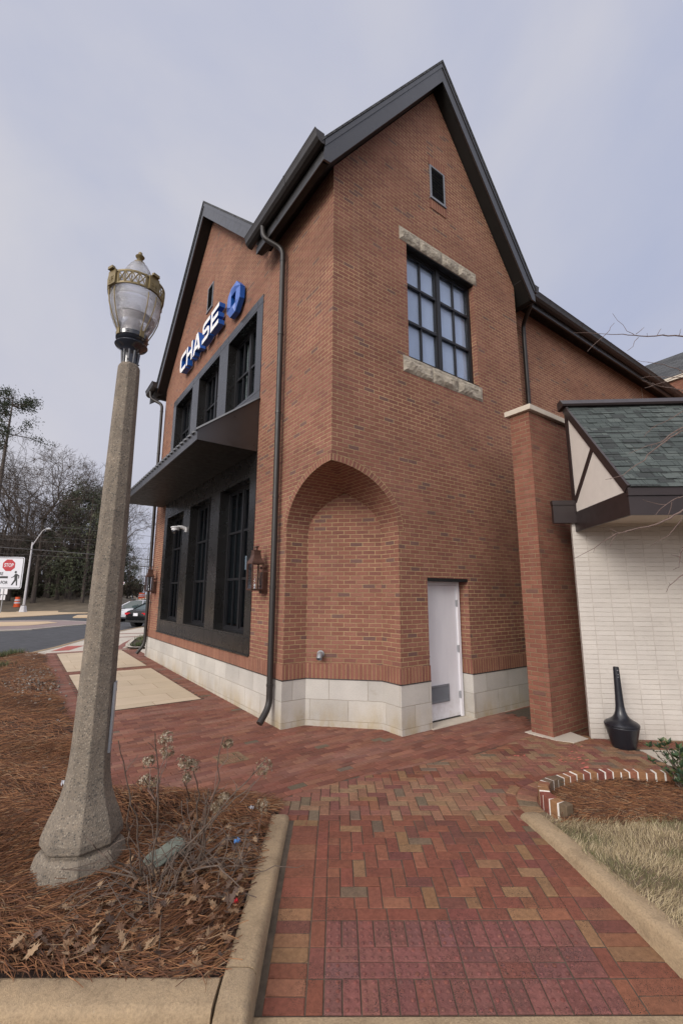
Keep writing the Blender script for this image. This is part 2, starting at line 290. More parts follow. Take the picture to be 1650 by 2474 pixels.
M['pinkpaint'] = mat_plain('pink_marking_paint', (0.62, 0.16, 0.13), 0.8, 0.2, 30)
M['flame'] = mat_plain('lamp_chimney_flame', (0.7, 0.45, 0.15), 0.4, 0.2, 20)

# ------------------------------------------------------------------ mesh helpers
class MB:
    def __init__(s): s.v = []; s.f = []; s.uv = {}; s.c = None; s.mi = []
    def add(s, vs, fs, uvs=None, mi=0):
        b = len(s.v); s.v += [tuple(map(float, p)) for p in vs]
        for i, f in enumerate(fs):
            if uvs: s.uv[len(s.f)] = uvs[i]
            s.f.append([b+j for j in f]); s.mi.append(mi)
        return s
    def quad(s, *p, uv=None, mi=0): return s.add(p, [list(range(len(p)))], [uv] if uv else None, mi)
    def box(s, lo, hi, mi=0, frame=None):
        (x0, y0, z0), (x1, y1, z1) = lo, hi
        vs = [(x0,y0,z0),(x1,y0,z0),(x1,y1,z0),(x0,y1,z0),(x0,y0,z1),(x1,y0,z1),(x1,y1,z1),(x0,y1,z1)]
        if frame: vs = [frame(*p) for p in vs]
        return s.add(vs, [[3,2,1,0],[4,5,6,7],[0,1,5,4],[1,2,6,5],[2,3,7,6],[3,0,4,7]], None, mi)
    def prism(s, poly, fn, d0, d1, mi=0):
        """poly: 2D outline (a,b); fn(a,b,d)->xyz; extruded d0..d1"""
        n = len(poly); vs = [fn(a, b, d0) for a, b in poly]+[fn(a, b, d1) for a, b in poly]
        tri = tessellate_polygon([[Vector((a, b, 0)) for a, b in poly]])
        fs = [list(t) for t in tri]+[[i+n for i in reversed(t)] for t in tri]
        fs += [[i, (i+1) % n, (i+1) % n+n, i+n] for i in range(n)]
        return s.add(vs, fs, None, mi)
    def holed(s, outer, holes, fn, mi=0):
        pl = [outer]+holes; flat = [p for q in pl for p in q]
        tri = tessellate_polygon([[Vector((a, b, 0)) for a, b in q] for q in pl])
        return s.add([fn(a, b) for a, b in flat], [list(t) for t in tri], None, mi)
    def tube(s, pts, rad, n=8, cap=True, mi=0):
        pts = [Vector(p) for p in pts]
        if not isinstance(rad, (list, tuple)): rad = [rad]*len(pts)
        vs = []; fs = []; ref = None
        for i, p in enumerate(pts):
            d = (pts[min(i+1, len(pts)-1)]-pts[max(i-1, 0)])
            d = d.normalized() if d.length > 1e-9 else Vector((0, 0, 1))
            if ref is None: ref = Vector((0, 0, 1)) if abs(d.z) < 0.9 else Vector((1, 0, 0))
            a = d.cross(ref); a = a.normalized() if a.length > 1e-6 else d.orthogonal().normalized()
            b = d.cross(a).normalized(); ref = a.cross(d) if True else ref
            for k in range(n):
                t = 2*PI*k/n; vs.append(p+(a*math.cos(t)+b*math.sin(t))*rad[i])
        for i in range(len(pts)-1):
            for k in range(n): fs.append([i*n+k, i*n+(k+1) % n, (i+1)*n+(k+1) % n, (i+1)*n+k])
        if cap: fs.append(list(range(n))[::-1]); fs.append([(len(pts)-1)*n+k for k in range(n)])
        return s.add(vs, fs, None, mi)
    def lathe(s, prof, c=(0, 0), n=24, mi=0, ph=0.0, cap=True):
        vs = []; fs = []
        for r, z in prof:
            for k in range(n):
                t = 2*PI*k/n+ph; vs.append((c[0]+r*math.cos(t), c[1]+r*math.sin(t), z))
        for i in range(len(prof)-1):
            for k in range(n): fs.append([i*n+k, i*n+(k+1) % n, (i+1)*n+(k+1) % n, (i+1)*n+k])
        if cap: fs.append(list(range(n))[::-1]); fs.append([(len(prof)-1)*n+k for k in range(n)])
        return s.add(vs, fs, None, mi)
    def build(s, name, mats, parent=None, smooth=None, cols=None):
        me = bpy.data.meshes.new(name); me.from_pydata(s.v, [], s.f); me.update()
        if not isinstance(mats, (list, tuple)): mats = [mats]
        for mm in mats: me.materials.append(mm)
        uvl = me.uv_layers.new(name='UVMap'); co = s.v
        for p in me.polygons:
            p.material_index = s.mi[p.index]
            u = s.uv.get(p.index)
            if u:
                for li, q in zip(p.loop_indices, u): uvl.data[li].uv = q
            else:
                nn = p.normal
                if abs(nn.z) > 0.99: t = Vector((1, 0, 0)); b = Vector((0, 1, 0))
                else:
                    t = Vector((-nn.y, nn.x, 0)).normalized(); b = nn.cross(t)
                for li in p.loop_indices:
                    q = Vector(co[me.loops[li].vertex_index]); uvl.data[li].uv = (q.dot(t), q.dot(b))
            if smooth: p.use_smooth = True
        if smooth and smooth is not True:
            try: me.set_sharp_from_angle(angle=math.radians(smooth))
            except Exception: pass
        if cols is not None:
            at = me.color_attributes.new('Col', 'FLOAT_COLOR', 'CORNER')
            ar = np.ones((len(me.loops), 4), np.float32); k = 0
            for f, c in zip(s.f, cols): ar[k:k+len(f), :3] = c; k += len(f)
            at.data.foreach_set('color', ar.ravel())
        o = bpy.data.objects.new(name, me); COL.objects.link(o)
        if parent: o.parent = parent
        return o
def bevel(o, w, seg=2, ang=40):
    b = o.modifiers.new('bevel', 'BEVEL'); b.width = w; b.segments = seg; b.limit_method = 'ANGLE'; b.angle_limit = math.radians(ang); return o
def tag(o, label=None, cat=None, group=None, kind=None):
    if label: o['label'] = label
    if cat: o['category'] = cat
    if group: o['group'] = group
    if kind: o['kind'] = kind
    return o
def thing(name, label, cat, loc=(0, 0, 0), group=None, rz=0.0):
    o = bpy.data.objects.new(name, None); COL.objects.link(o); o.location = loc; o.rotation_euler = (0, 0, rz); o.empty_display_size = 0.2
    return tag(o, label, cat, group)
def struct(o): o['kind'] = 'structure'; return o
def keep(o, parent):            # geometry was built in world coordinates: hang it under its thing unmoved
    o.parent = parent; o.matrix_parent_inverse = (Matrix.Translation(parent.location) @ parent.rotation_euler.to_matrix().to_4x4()).inverted(); return o
def npmesh(name, V, F, mat, cols=None, parent=None):
    """fast builder: V (n,3), F (m,k) all same size; cols per face"""
    me = bpy.data.meshes.new(name); V = np.asarray(V, np.float32); F = np.asarray(F, np.int32); m_, k_ = F.shape
    me.vertices.add(len(V)); me.vertices.foreach_set('co', V.ravel())
    me.loops.add(m_*k_); me.loops.foreach_set('vertex_index', F.ravel())
    me.polygons.add(m_); me.polygons.foreach_set('loop_start', np.arange(m_, dtype=np.int32)*k_); me.polygons.foreach_set('loop_total', np.full(m_, k_, np.int32))
    me.update(calc_edges=True); me.materials.append(mat)
    if cols is not None:
        at = me.color_attributes.new('Col', 'FLOAT_COLOR', 'CORNER'); ar = np.ones((m_, k_, 4), np.float32); ar[:, :, :3] = np.asarray(cols)[:, None, :]
        at.data.foreach_set('color', ar.ravel())
    o = bpy.data.objects.new(name, me); COL.objects.link(o)
    if parent: o.parent = parent
    return o
def inpoly(x, y, P):
    x = np.asarray(x); y = np.asarray(y); r = np.zeros(x.shape, bool); n = len(P)
    for i in range(n):
        (x0, y0), (x1, y1) = P[i], P[(i+1) % n]
        if y0 == y1: continue
        r ^= ((y0 > y) != (y1 > y)) & (x < (x1-x0)*(y-y0)/(y1-y0)+x0)
    return r
FZ = 0.12
def far(x, y): return (CAM[0]+(x-CAM[0])*(2-FZ)/2, CAM[1]+(y-CAM[1])*(2-FZ)/2)
O = np.array([-1.26, -1.26]); RR = np.array([0.818, -0.575]); FR = np.array([0.575, 0.818])
def st(s, t): p = O+RR*s+FR*t; return (float(p[0]), float(p[1]))
def to_st(x, y): d = np.array([x-O[0], y-O[1]]); return float(d@RR), float(d@FR)
RAMP = 0.14; T0 = -1.63; BL, BW = 0.19, 0.095
def rampz(x, y):
    s = (x-O[0])*RR[0]+(y-O[1])*RR[1]; t = (x-O[0])*FR[0]+(y-O[1])*FR[1]
    k = np.clip(-t/1.63, 0, 1); return -RAMP*k*(1.45*k-0.45*k*k)*np.where(s > -3, 1, 1)
def gslope(y): return np.clip(0.0105*(np.asarray(y, float)-1.0), 0.0, FZ)

# ================================================================== GROUND
def sheet(name, poly, z, mat, skirt=0.35, zf=None):
    mb = MB(); tri = tessellate_polygon([[Vector((a, b, 0)) for a, b in poly]])
    zz = [(zf(a, b) if zf else z) for a, b in poly]
    vs = [(a, b, h) for (a, b), h in zip(poly, zz)]
    fs = []
    for t in tri:
        a, b, c = [Vector(vs[i]) for i in t]
        fs.append(list(t) if (b-a).cross(c-a).z > 0 else list(t)[::-1])
    mb.add(vs, fs); n = len(poly)
    if skirt:
        for i in range(n):
            j = (i+1) % n; p, q = vs[i], vs[j]
            mb.quad(p, q, (q[0], q[1], q[2]-skirt), (p[0], p[1], p[2]-skirt))
    return struct(mb.build(name, mat))
mb = MB(); mb.quad((-1500, -1500, -0.32), (1500, -1500, -0.32), (1500, 1500, -0.32), (-1500, 1500, -0.32)); struct(mb.build('ground', M['earth']))
# street in front of the ramp (the camera stands on it)
sheet('street', [st(-12, -2.1), st(12, -2.1), st(12, -14), st(-12, -14)], -RAMP-0.012, M['asphalt'], 0.1)
sheet('gutter', [st(-0.02, -1.645), st(2.6, -1.645), st(2.6, -1.83), st(12, -1.83), st(12, -2.1), st(-12, -2.1), st(-12, -1.83), st(-0.02, -1.83)], -RAMP+0.004, M['concrete'], 0.12)

# ---- brick paving: every clay paver is real geometry inside one paving sheet
def paving(name, bricks, mat, zf):
    """bricks: list of (polygon, colour, zoff)"""
    V = []; F = []; C = []
    mb = MB(); cols = []
    for P, c, dz in bricks:
        n = len(P); cx = sum(p[0] for p in P)/n; cy = sum(p[1] for p in P)/n
        ins = []
        for (x, y) in P:
            d = math.hypot(x-cx, y-cy); k = max(0.0, (d-0.006)/d) if d > 1e-6 else 0; ins.append((cx+(x-cx)*k, cy+(y-cy)*k))
        tx, ty = random.gauss(0, 0.009), random.gauss(0, 0.009)
        def hz(x, y): return float(zf(x, y))+dz+(x-cx)*tx+(y-cy)*ty
        vs = [(x, y, hz(x, y)) for x, y in ins]+[(x, y, hz(x, y)-0.004) for x, y in P]+[(x, y, hz(x, y)-0.03) for x, y in P]
        fs = [list(range(n))]+[[n+i, n+(i+1) % n, (i+1) % n, i] for i in range(n)]+[[2*n+i, 2*n+(i+1) % n, n+(i+1) % n, n+i] for i in range(n)]
        mb.add(vs, fs); cols += [c]*len(fs)
    return struct(mb.build(name, mat, cols=cols))
def rect(cx, cy, ax, ay, L, Wd):
    bx, by = -ay, ax; L /= 2; Wd /= 2
    return [(cx+ax*a*L+bx*b*Wd, cy+ay*a*L+by*b*Wd) for a, b in ((-1, -1), (1, -1), (1, 1), (-1, 1))]
def clip(P, a, b, left=True):
    """keep the side left of a->b"""
    out = []; n = len(P)
    def sd(p): return ((b[0]-a[0])*(p[1]-a[1])-(b[1]-a[1])*(p[0]-a[0]))*(1 if left else -1)
    for i in range(n):
        p, q = P[i], P[(i+1) % n]; sp, sq = sd(p), sd(q)
        if sp >= 0: out.append(p)
        if sp*sq < 0: k = sp/(sp-sq); out.append((p[0]+(q[0]-p[0])*k, p[1]+(q[1]-p[1])*k))
    return out
def area(P): return abs(sum(P[i][0]*P[(i+1) % len(P)][1]-P[(i+1) % len(P)][0]*P[i][1] for i in range(len(P))))/2
DIV = [(-1.45, -0.56), (-1.15, -0.76), (-0.79, -0.735), (-0.25, -0.77), (0.3, -0.86), (0.92, -0.96), (1.57, -1.08), (2.32, -1.06), (2.9, -1.03), (3.2, -1.1)]
def divseg(x):
    for i in range(len(DIV)-1):
        if x < DIV[i+1][0] or i == len(DIV)-2: return DIV[i], DIV[i+1]
def divy(x): a, b = divseg(x); return a[1]+(b[1]-a[1])*(x-a[0])/(b[0]-a[0])
OLD = [(0.40, (0.168, 0.060, 0.038)), (0.18, (0.196, 0.084, 0.048)), (0.17, (0.192, 0.104, 0.054)), (0.06, (0.135, 0.092, 0.060)), (0.16, (0.132, 0.052, 0.038))]
OLDR = [(0.62, (0.164, 0.057, 0.037)), (0.16, (0.190, 0.076, 0.044)), (0.12, (0.205, 0.115, 0.060)), (0.03, (0.135, 0.092, 0.060)), (0.06, (0.142, 0.050, 0.040))]
OLDU = [(0.26, (0.200, 0.084, 0.060)), (0.32, (0.220, 0.110, 0.068)), (0.24, (0.225, 0.134, 0.078)), (0.07, (0.155, 0.108, 0.074)), (0.07, (0.165, 0.066, 0.052))]
def pick(pal, j=0.10):
    r = random.random()*sum(w for w, _ in pal)
    for w, c in pal:
        r -= w
        if r <= 0: break
    k = 1+random.uniform(-j, j); return tuple(x*k*(1+random.uniform(-.04, .04)) for x in c)
RW = 2.10    # ramp width between kerbs
oldb = []; tact = []
G = 0.0035
def rampbrick(s, t, L, Wd, along, pal, lst=None, dz=0.0):
    p = st(s, t); ax = RR if along == 's' else FR
    (oldb if lst is None else lst).append((rect(p[0], p[1], ax[0], ax[1], L-2*G, Wd-2*G), pick(pal), dz+random.gauss(0, 0.0008)))
# left and right borders of the ramp: a column of headers and a column of stretchers
S0 = 0.05; S3 = 2.045
def kin(t): return 2.095+0.175*np.clip(-t, 0, 2)      # kerb side of the flaring right border
t = T0
while t < 0.05:
    rampbrick(S0+0.088, t+BW/2, 0.224, BW, 's', OLD); w = kin(t+BW/2)-S3+0.02; rampbrick(S3+w/2, t+BW/2, w, BW, 's', OLD); t += BW
t = T0
while t < 0.0:
    rampbrick(S0+0.2+BW/2, t+BL/2, BL, BW, 't', OLDR); rampbrick(S3-BW/2, t+BL/2, BL, BW, 't', OLDR); t += BL
SL, SR = S0+0.2+BW, S3-BW
# tactile warning rows
TC = [(1, (0.160, 0.064, 0.054)), (1, (0.152, 0.060, 0.052)), (0.5, (0.168, 0.060, 0.048)), (0.2, (0.136, 0.058, 0.052))]
nW = 16; wW = (SR-SL)/nW
for i in range(nW):
    rampbrick(SL+wW*(i+.5), T0+BL/2, wW, BL, 's', TC, tact, 0.001); rampbrick(SL+wW*(i+.5), T0+BL*2.5, wW, BL, 's', TC, tact, 0.001)
for j, tt in ((0, T0+BL+BW/2), (1, T0+BL+BW*1.5)):
    w2 = (SR-SL)/8
    for i in range(8): rampbrick(SL+w2*(i+.5), tt, w2, BW, 's', TC, tact, 0.001)
nS = 8
for i in range(nS): rampbrick(SL+(SR-SL)/nS*(i+.5), T0+3*BL+BW/2, (SR-SL)/nS, BW, 's', OLDR)
# herringbone field, same axes as the ramp, out to the seam with the new paving
ARC = [(2.75, -3.05), (2.47, -2.80), (2.21, -2.56), (1.86, -2.345), (1.47, -2.215), (1.17, -2.18), (0.99, -2.25), (0.86, -2.36), (0.785, -2.49), (0.775, -2.64)]
TH = T0+3*BL+BW
OLDP = [st(SL, TH), st(SR, TH), st(SR, 0.0), st(RW+0.06, 0.02)] + [(p[0], p[1]) for p in ARC[::-1]] + [(4.9, -2.6), (3.75, -1.86), (3.36, -1.56), (3.2, -1.1)] + DIV[::-1][1:] + [(-1.21, -1.05), st(0.0, 0.0), st(SL, 0.0)]
SLAB = [(3.455, -2.21), (4.9, -3.3), (4.3, -4.0), (3.13, -2.66)]
for i in range(-30, 60):
    for j in range(-30, 50):
        c = (i-j) % 4
        if c == 0: s0, t0, L, Wd, al = (i+1)*BW, (j+.5)*BW, BL, BW, 's'
        elif c == 3: s0, t0, L, Wd, al = (i+.5)*BW, (j+1)*BW, BL, BW, 't'
        else: continue
        s0 += SL; t0 += TH
        p = st(s0, t0)
        if not inpoly([p[0]], [p[1]], OLDP)[0]:
            q = [st(s0+a, t0+b) for a in (-.05, .05) for b in (-.05, .05)]
            if not any(inpoly([x[0]], [x[1]], OLDP)[0] for x in q): continue
        if inpoly([p[0]], [p[1]], SLAB)[0]: continue
        ax = RR if al == 's' else FR
        P = rect(p[0], p[1], ax[0], ax[1], L-2*G, Wd-2*G)
        if s0 < SR+0.2 and t0 < 0.05:
            P = clip(P, st(SL, -5), st(SL, 5), False); P = clip(P, st(SR, -5), st(SR, 5)) if t0 < -0.02 else P
            P = clip(P, st(-5, TH), st(5, TH)) if P else P
        if P and -1.5 < p[0] < 3.2:
            a, b = divseg(p[0]); P = clip(P, a, b, False)
        if not P or len(P) < 3 or area(P) < 0.0012: continue
        f = random.random()
        cn_ = math.sin(p[0]*2.9+1.3)*math.cos(p[1]*3.3)+0.6*math.sin(p[0]*5.1+p[1]*4.2)
        pal = (OLD if cn_ > 0.15 else OLDR) if t0 < 0.15 else (OLDU if cn_ > -0.5 else OLD)
        oldb.append((P, pick(pal), random.gauss(0, 0.0012)))
paving('herringbone_paving', oldb, M['paver'], rampz)
paving('warning_paving', tact, M['paver'], rampz)
# raised domes of the warning pavers
mb = MB(); cols = []
for a in range(32):
    for b in range(12):
        s0 = SL+(SR-SL)*(a+.5)/32; t0 = T0+3*BL*(b+.5)/12; p = st(s0, t0); z = float(rampz(*p))+0.001
        mb.lathe([(0.0125, z-0.002), (0.010, z+0.004), (0.006, z+0.0052)], p, 8); c = pick(TC); cols += [c]*(8*2+2)
struct(mb.build('warning_domes', M['paver'], cols=cols, smooth=30))
# sand joints under the old pavers
mb = MB(); N = 24
for i in range(N):
    t0, t1 = T0+i*1.75/N, T0+(i+1)*1.75/N
    P = [st(-0.03, t0), st(kin(t0)+.05, t0), st(kin(t1)+.05, t1), st(-0.03, t1)]
    mb.quad(*[(x, y, float(rampz(x, y))-0.0055) for x, y in P])
struct(mb.build('joint_sand', M['joint']))
sheet('joint_sand', [st(-0.0, 0.1), st(RW+0.06, 0.1), ARC[-1]] + ARC[::-1][1:] + [(4.9, -2.6), (3.36, -1.4), (3.2, -0.6), (-1.5, -0.4), (-1.21, -1.0)], -0.0066, M['joint'], 0)
# new running-bond paving round the bank; tan panels let into it
NEW = [(2.6, (0.170, 0.066, 0.044)), (2.2, (0.192, 0.076, 0.050)), (1.5, (0.140, 0.053, 0.037)), (0.8, (0.212, 0.094, 0.060)), (0.10, (0.120, 0.092, 0.064))]
PAN = [(-2.23, 3.79, -0.37, 7.82), (-2.23, 8.28, -0.37, 12.0)]
BEDC = [(-1.19, -0.95), (-1.20, -0.73), (-1.37, -0.51), (-1.75, -0.22), (-2.13, 0.12), (-2.46, 0.37), (-2.55, 0.9)]
NEWP = [(-2.56, 12.1), (-2.56, 0.9)] + BEDC[::-1][1:-1] + DIV[1:] + [(3.0, -0.95), (3.6, -0.55), (3.62, -0.03), (5.2, -0.05), (5.2, 0.6), (1.9, 0.9), (1.0, 1.3), (0.3, 2.0), (0.12, 2.6), (0.12, 12.1)]
newb = []; row = 0; y = -1.25
while y < 12.1:
    x = -2.7+(0.1 if row % 2 else 0.0)
    while x < 5.2:
        cx, cy = x+0.1, y+0.05
        x += 0.2
        if any(a < cx < c and b < cy < d for a, b, c, d in PAN): continue
        if not (inpoly([cx], [cy], NEWP)[0] or inpoly([cx+.06], [cy], NEWP)[0] or inpoly([cx-.06], [cy], NEWP)[0]): continue
        P = rect(cx, cy, 1, 0, 0.2-0.005, 0.1-0.005)
        if -1.5 < cx < 3.2 and cy < -0.3: a, b = divseg(cx); P = clip(P, a, b, True)
        if len(P) < 3 or area(P) < 0.001: continue
        for a, b, c, d in PAN:
            if b-0.05 < cy < d+0.05:
                if cx < a+0.1 and cx > a-0.2: P = clip(P, (a, 0), (a, 20), True)
                elif cx > c-0.1 and cx < c+0.2: P = clip(P, (c, 0), (c, 20), False)
        if len(P) < 3: continue
        newb.append((P, pick(NEW), random.gauss(0, 0.001)))
    y += 0.1; row += 1
paving('new_brick_paving', newb, M['newpaver'], lambda x, y: gslope(y))
mb = MB()
for i in range(26):
    y0, y1 = -1.3+i*13.4/26, -1.3+(i+1)*13.4/26
    mb.quad((-2.56, y0, float(gslope(y0))-0.0075), (5.2, y0, float(gslope(y0))-0.0075), (5.2, y1, float(gslope(y1))-0.0075), (-2.56, y1, float(gslope(y1))-0.0075))
struct(mb.build('joint_sand', M['joint']))
for a, b, c, d in PAN:
    mb = MB(); n = 8
    for i in range(n):
        y0, y1 = b+(d-b)*i/n, b+(d-b)*(i+1)/n
        q = [(a+.004, y0), (c-.004, y0), (c-.004, y1), (a+.004, y1)]
        mb.quad(*[(x, y, float(gslope(y))+0.001) for x, y in q], uv=[(-x, y) for x, y in q])
    struct(mb.build('paved_panel', M['panel']))
sheet('concrete_slab', SLAB, 0.003, M['walk'], 0.05)
sheet('concrete_slab', [(3.66, -0.03), (5.1, 0.0), (5.1, 0.4), (4.2, 0.43), (3.4, 0.43), (3.9, 0.03)], 0.004, M['walk'], 0.03)
sheet('concrete_slab', [(2.90, -0.90), (2.91, -1.36), (3.02, -1.57), (3.36, -1.60), (3.5, -1.2), (3.3, -0.9)], 0.006, M['walk'], 0.03)
# pink marking paint worn on the old pavers
mb = MB()
for cx, cy, n, r in ((2.42, -1.86, 16, 0.13), (2.25, -2.02, 8, 0.1), (2.0, -1.45, 5, 0.09), (2.85, -1.75, 4, 0.08)):
    for _ in range(n):
        x, y = cx+random.gauss(0, r), cy+random.gauss(0, r*0.6); a = random.random()*PI; w, h = random.uniform(.012, .045), random.uniform(.005, .014)
        mb.quad(*[(px_, py_, 0.0045) for px_, py_ in [(x+math.cos(a+q)*w*k, y+math.sin(a+q)*h*k+w*0.3*k*math.sin(q)) for q, k in ((0, 1), (1.3, .9), (2.4, 1), (3.4, .8), (4.6, 1), (5.5, .9))]])
struct(mb.build('marking_paint', M['pinkpaint']))

# ---- kerbs: rounded concrete
def kerb(name, path, prof, mat):
    """path: list of (x,y,z); prof: (offset to the right of travel, height) outline"""
    mb = MB(); n = len(prof); vs = []; fs = []
    for i, p in enumerate(path):
        a = np.array(path[max(i-1, 0)][:2]); b = np.array(path[min(i+1, len(path)-1)][:2]); d = (b-a)/np.linalg.norm(b-a); r = np.array([d[1], -d[0]])
        for o_, h in prof: vs.append((p[0]+r[0]*o_, p[1]+r[1]*o_, p[2]+h))
    for i in range(len(path)-1):
        for k in range(n-1): fs.append([i*n+k, i*n+k+1, (i+1)*n+k+1, (i+1)*n+k])
    fs.append(list(range(n))); fs.append([(len(path)-1)*n+k for k in range(n)][::-1])
    mb.add(vs, fs); return struct(mb.build(name, mat, smooth=50))
PR = [(-0.085, -0.4), (-0.085, 0.0), (-0.078, 0.012), (-0.06, 0.018), (0.04, 0.018), (0.068, 0.008), (0.085, -0.02), (0.092, -0.4)]
def kp(s, t, z): x, y = st(s, t); return (x, y, z)
kerb('kerb', [kp(-0.100, t, z) for t, z in ((0.15, -0.012), (0.12, 0.012), (0.06, 0.018), (-0.4, 0.018), (-0.9, 0.016), (-1.34, 0.014), (-1.56, 0.012))][::-1], [(a, b) for a, b in PR], M['concrete'])
kerb('kerb', [kp(-0.100, t, z) for t, z in ((-1.57, 0.011), (-1.68, 0.008), (-1.76, -0.004), (-1.805, -0.03), (-1.82, -0.07))][::-1], PR, M['kerbdirty'])
PF = [(-0.1, -0.4), (-0.1, 0.0), (-0.09, 0.014), (-0.07, 0.02), (0.06, 0.02), (0.09, 0.010), (0.108, -0.012), (0.125, -0.4)]
kerb('kerb', [kp(s, -1.70, 0.0) for s in (-12, -6, -3, -2, -1.2, -0.6, -0.196)], PF, M['concrete'])
kerb('kerb', [kp(s, t, z) for s, t, z in ((2.17, 0.16, -0.01), (2.17, 0.12, 0.03), (2.185, 0.05, 0.042), (2.26, -0.4, 0.042), (2.345, -0.9, 0.036), (2.435, -1.4, 0.028), (2.495, -1.72, 0.012), (2.51, -1.80, -0.05))], PR, M['concrete'])
kerb('kerb', [kp(s, -1.70, 0.0) for s in (2.60, 4, 7, 12)], PF, M['concrete'])

# ---- planting beds with pine straw
def bedz(x, y):
    x = np.asarray(x, float); y = np.asarray(y, float)
    return gslope(y)+0.012+0.018*np.sin(x*2.1+1)*np.cos(y*1.7)+0.012*np.sin(x*5.3+y*3.1)+0.006*np.sin(x*13-y*11)
BED = [st(-8, -1.61), st(-0.190, -1.61), st(-0.190, 0.10)] + BEDC + [(-2.57, 12.1), (-3.0, 13.0), (-3.62, 12.7), (-9.5, 2.5)]
ARCI = [(p[0]+(1.9-p[0])*0.12, p[1]+(-3.1-p[1])*0.12) for p in ARC]
MUL = ARCI + [(0.70, -2.64), (0.94, -2.86), (1.54, -3.30), (2.1, -3.72), (2.6, -3.9), (3.2, -3.6)]
LAWN = [st(2.20, 0.05), (0.72, -2.66), (0.94, -2.84), (1.54, -3.26), (2.1, -3.68), (2.6, -3.9), st(4.9, -1.6), st(2.48, -1.6), st(2.32, -0.6)]
def bedmesh(name, P, zf, mat, step, clean=None):
    xs = [p[0] for p in P]; ys = [p[1] for p in P]
    gx = np.arange(min(xs)-step, max(xs)+step, step); gy = np.arange(min(ys)-step, max(ys)+step, step)
    X, Y = np.meshgrid(gx, gy, indexing='ij'); Z = zf(X, Y); ny = len(gy)
    ins = inpoly(X[:-1, :-1]+step/2, Y[:-1, :-1]+step/2, P); ii, jj = np.nonzero(ins)
    F = np.stack([ii*ny+jj, (ii+1)*ny+jj, (ii+1)*ny+jj+1, ii*ny+jj+1], 1)
    V = np.stack([X, Y, Z], -1).reshape(-1, 3)
    o = npmesh(name, V, F, mat); return o
struct(bedmesh('planting_bed', BED, lambda x, y: bedz(x, y)-0.012, M['strawbed'], 0.05))
struct(bedmesh('planting_bed', MUL, lambda x, y: 0.030+0.012*np.sin(x*9)*np.cos(y*8)-0.012, M['strawbed'], 0.04))
struct(bedmesh('lawn', LAWN, lambda x, y: 0.035+0.012*np.sin(x*5)*np.cos(y*4), M['earth'], 0.04))
def scatter(P, n, dens=None):
    xs = [p[0] for p in P]; ys = [p[1] for p in P]; out = np.zeros((0, 2))
    while len(out) < n:
        q = np.stack([NR.uniform(min(xs), max(xs), n*2), NR.uniform(min(ys), max(ys), n*2)], 1); k = inpoly(q[:, 0], q[:, 1], P)
        if dens is not None: k &= NR.random(len(q)) < dens(q[:, 0], q[:, 1])
        out = np.concatenate([out, q[k]])
    return out[:n]
SP = np.array([(0.165, 0.070, 0.030), (0.125, 0.052, 0.024), (0.090, 0.038, 0.020), (0.225, 0.110, 0.050), (0.060, 0.030, 0.019), (0.20, 0.130, 0.076)])
def needles(name, xy, zf, lmin, lmax, width, lift, pal, angf, pw=None, arch=0.02):
    n = len(xy); a = angf(xy[:, 0], xy[:, 1]); L = NR.uniform(lmin, lmax, n); z0 = zf(xy[:, 0], xy[:, 1])+NR.random(n)*lift
    d = np.stack([np.cos(a), np.sin(a)], 1); pr = np.stack([-d[:, 1], d[:, 0]], 1); bend = NR.normal(0, 0.18, n)*L; tl = NR.normal(0, 0.10, n)*L; wd = width*NR.uniform(0.7, 1.3, n)
    V = np.zeros((n, 8, 3)); ts = (-0.5, -0.17, 0.17, 0.5)
    for i, t in enumerate(ts):
        cen = xy+d*(L*t)[:, None]+pr*(bend*(t*t*4-0.5))[:, None]; z = z0+tl*t*2+arch*(1-4*t*t)*NR.random(n); z = np.maximum(z, zf(cen[:, 0], cen[:, 1])-0.008)
        tw = wd*(1.0 if abs(t) < .4 else 0.6)/2
        V[:, 2*i, :2] = cen+pr*tw[:, None]; V[:, 2*i+1, :2] = cen-pr*tw[:, None]; V[:, 2*i, 2] = z+0.0015; V[:, 2*i+1, 2] = z-0.0015
    b = (np.arange(n)*8)[:, None]; F = np.concatenate([b+np.array([[0, 1, 3, 2]]), b+np.array([[2, 3, 5, 4]]), b+np.array([[4, 5, 7, 6]])], 1).reshape(-1, 4)
    c = pal[NR.choice(len(pal), n, p=pw)]*NR.uniform(0.75, 1.25, (n, 1)); C = np.repeat(c, 3, 0)
    return npmesh(name, V.reshape(-1, 3), F, M['straw'], C)
def flow(base, amp, k):
    return lambda x, y: base+amp*np.sin(x*1.3*k+0.7)*np.cos(y*1.1*k)+0.8*np.sin(x*3.1*k+y*2.3*k)+NR.normal(0, 0.45, len(x))
LP = np.array([-2.84, -0.895])
pw = np.array([.24, .24, .2, .14, .12, .06])
near = [st(-2.6, -1.61), st(-0.20, -1.61), st(-0.20, 0.10)] + BEDC + [(-2.57, 2.5), (-5.2, 2.5), (-5.5, -0.5)]
q = scatter(near, 38000); q = q[np.hypot(q[:, 0]-LP[0], q[:, 1]-LP[1]) > 0.24]
tag(needles('pine_straw', q, bedz, 0.09, 0.25, 0.0026, 0.050, SP, flow(-0.4, 0.7, 1.0), pw), 'rust brown pine straw spread round the concrete lamp post', 'pine straw', kind='stuff')
farb = [(-2.57, 2.3), (-2.57, 12.1), (-3.0, 13.0), (-3.62, 12.7), (-7.5, 6), (-6.5, 2.3)]
q = scatter(farb, 20000, lambda x, y: np.clip(1.1-0.07*(y-2.3), 0.25, 1))
tag(needles('pine_straw', q, bedz, 0.14, 0.30, 0.0048, 0.04, SP, flow(-0.3, 0.5, 0.8), pw), 'rust brown pine straw of the far bed beside the brick walk', 'pine straw', kind='stuff')
q = scatter(MUL, 8000)
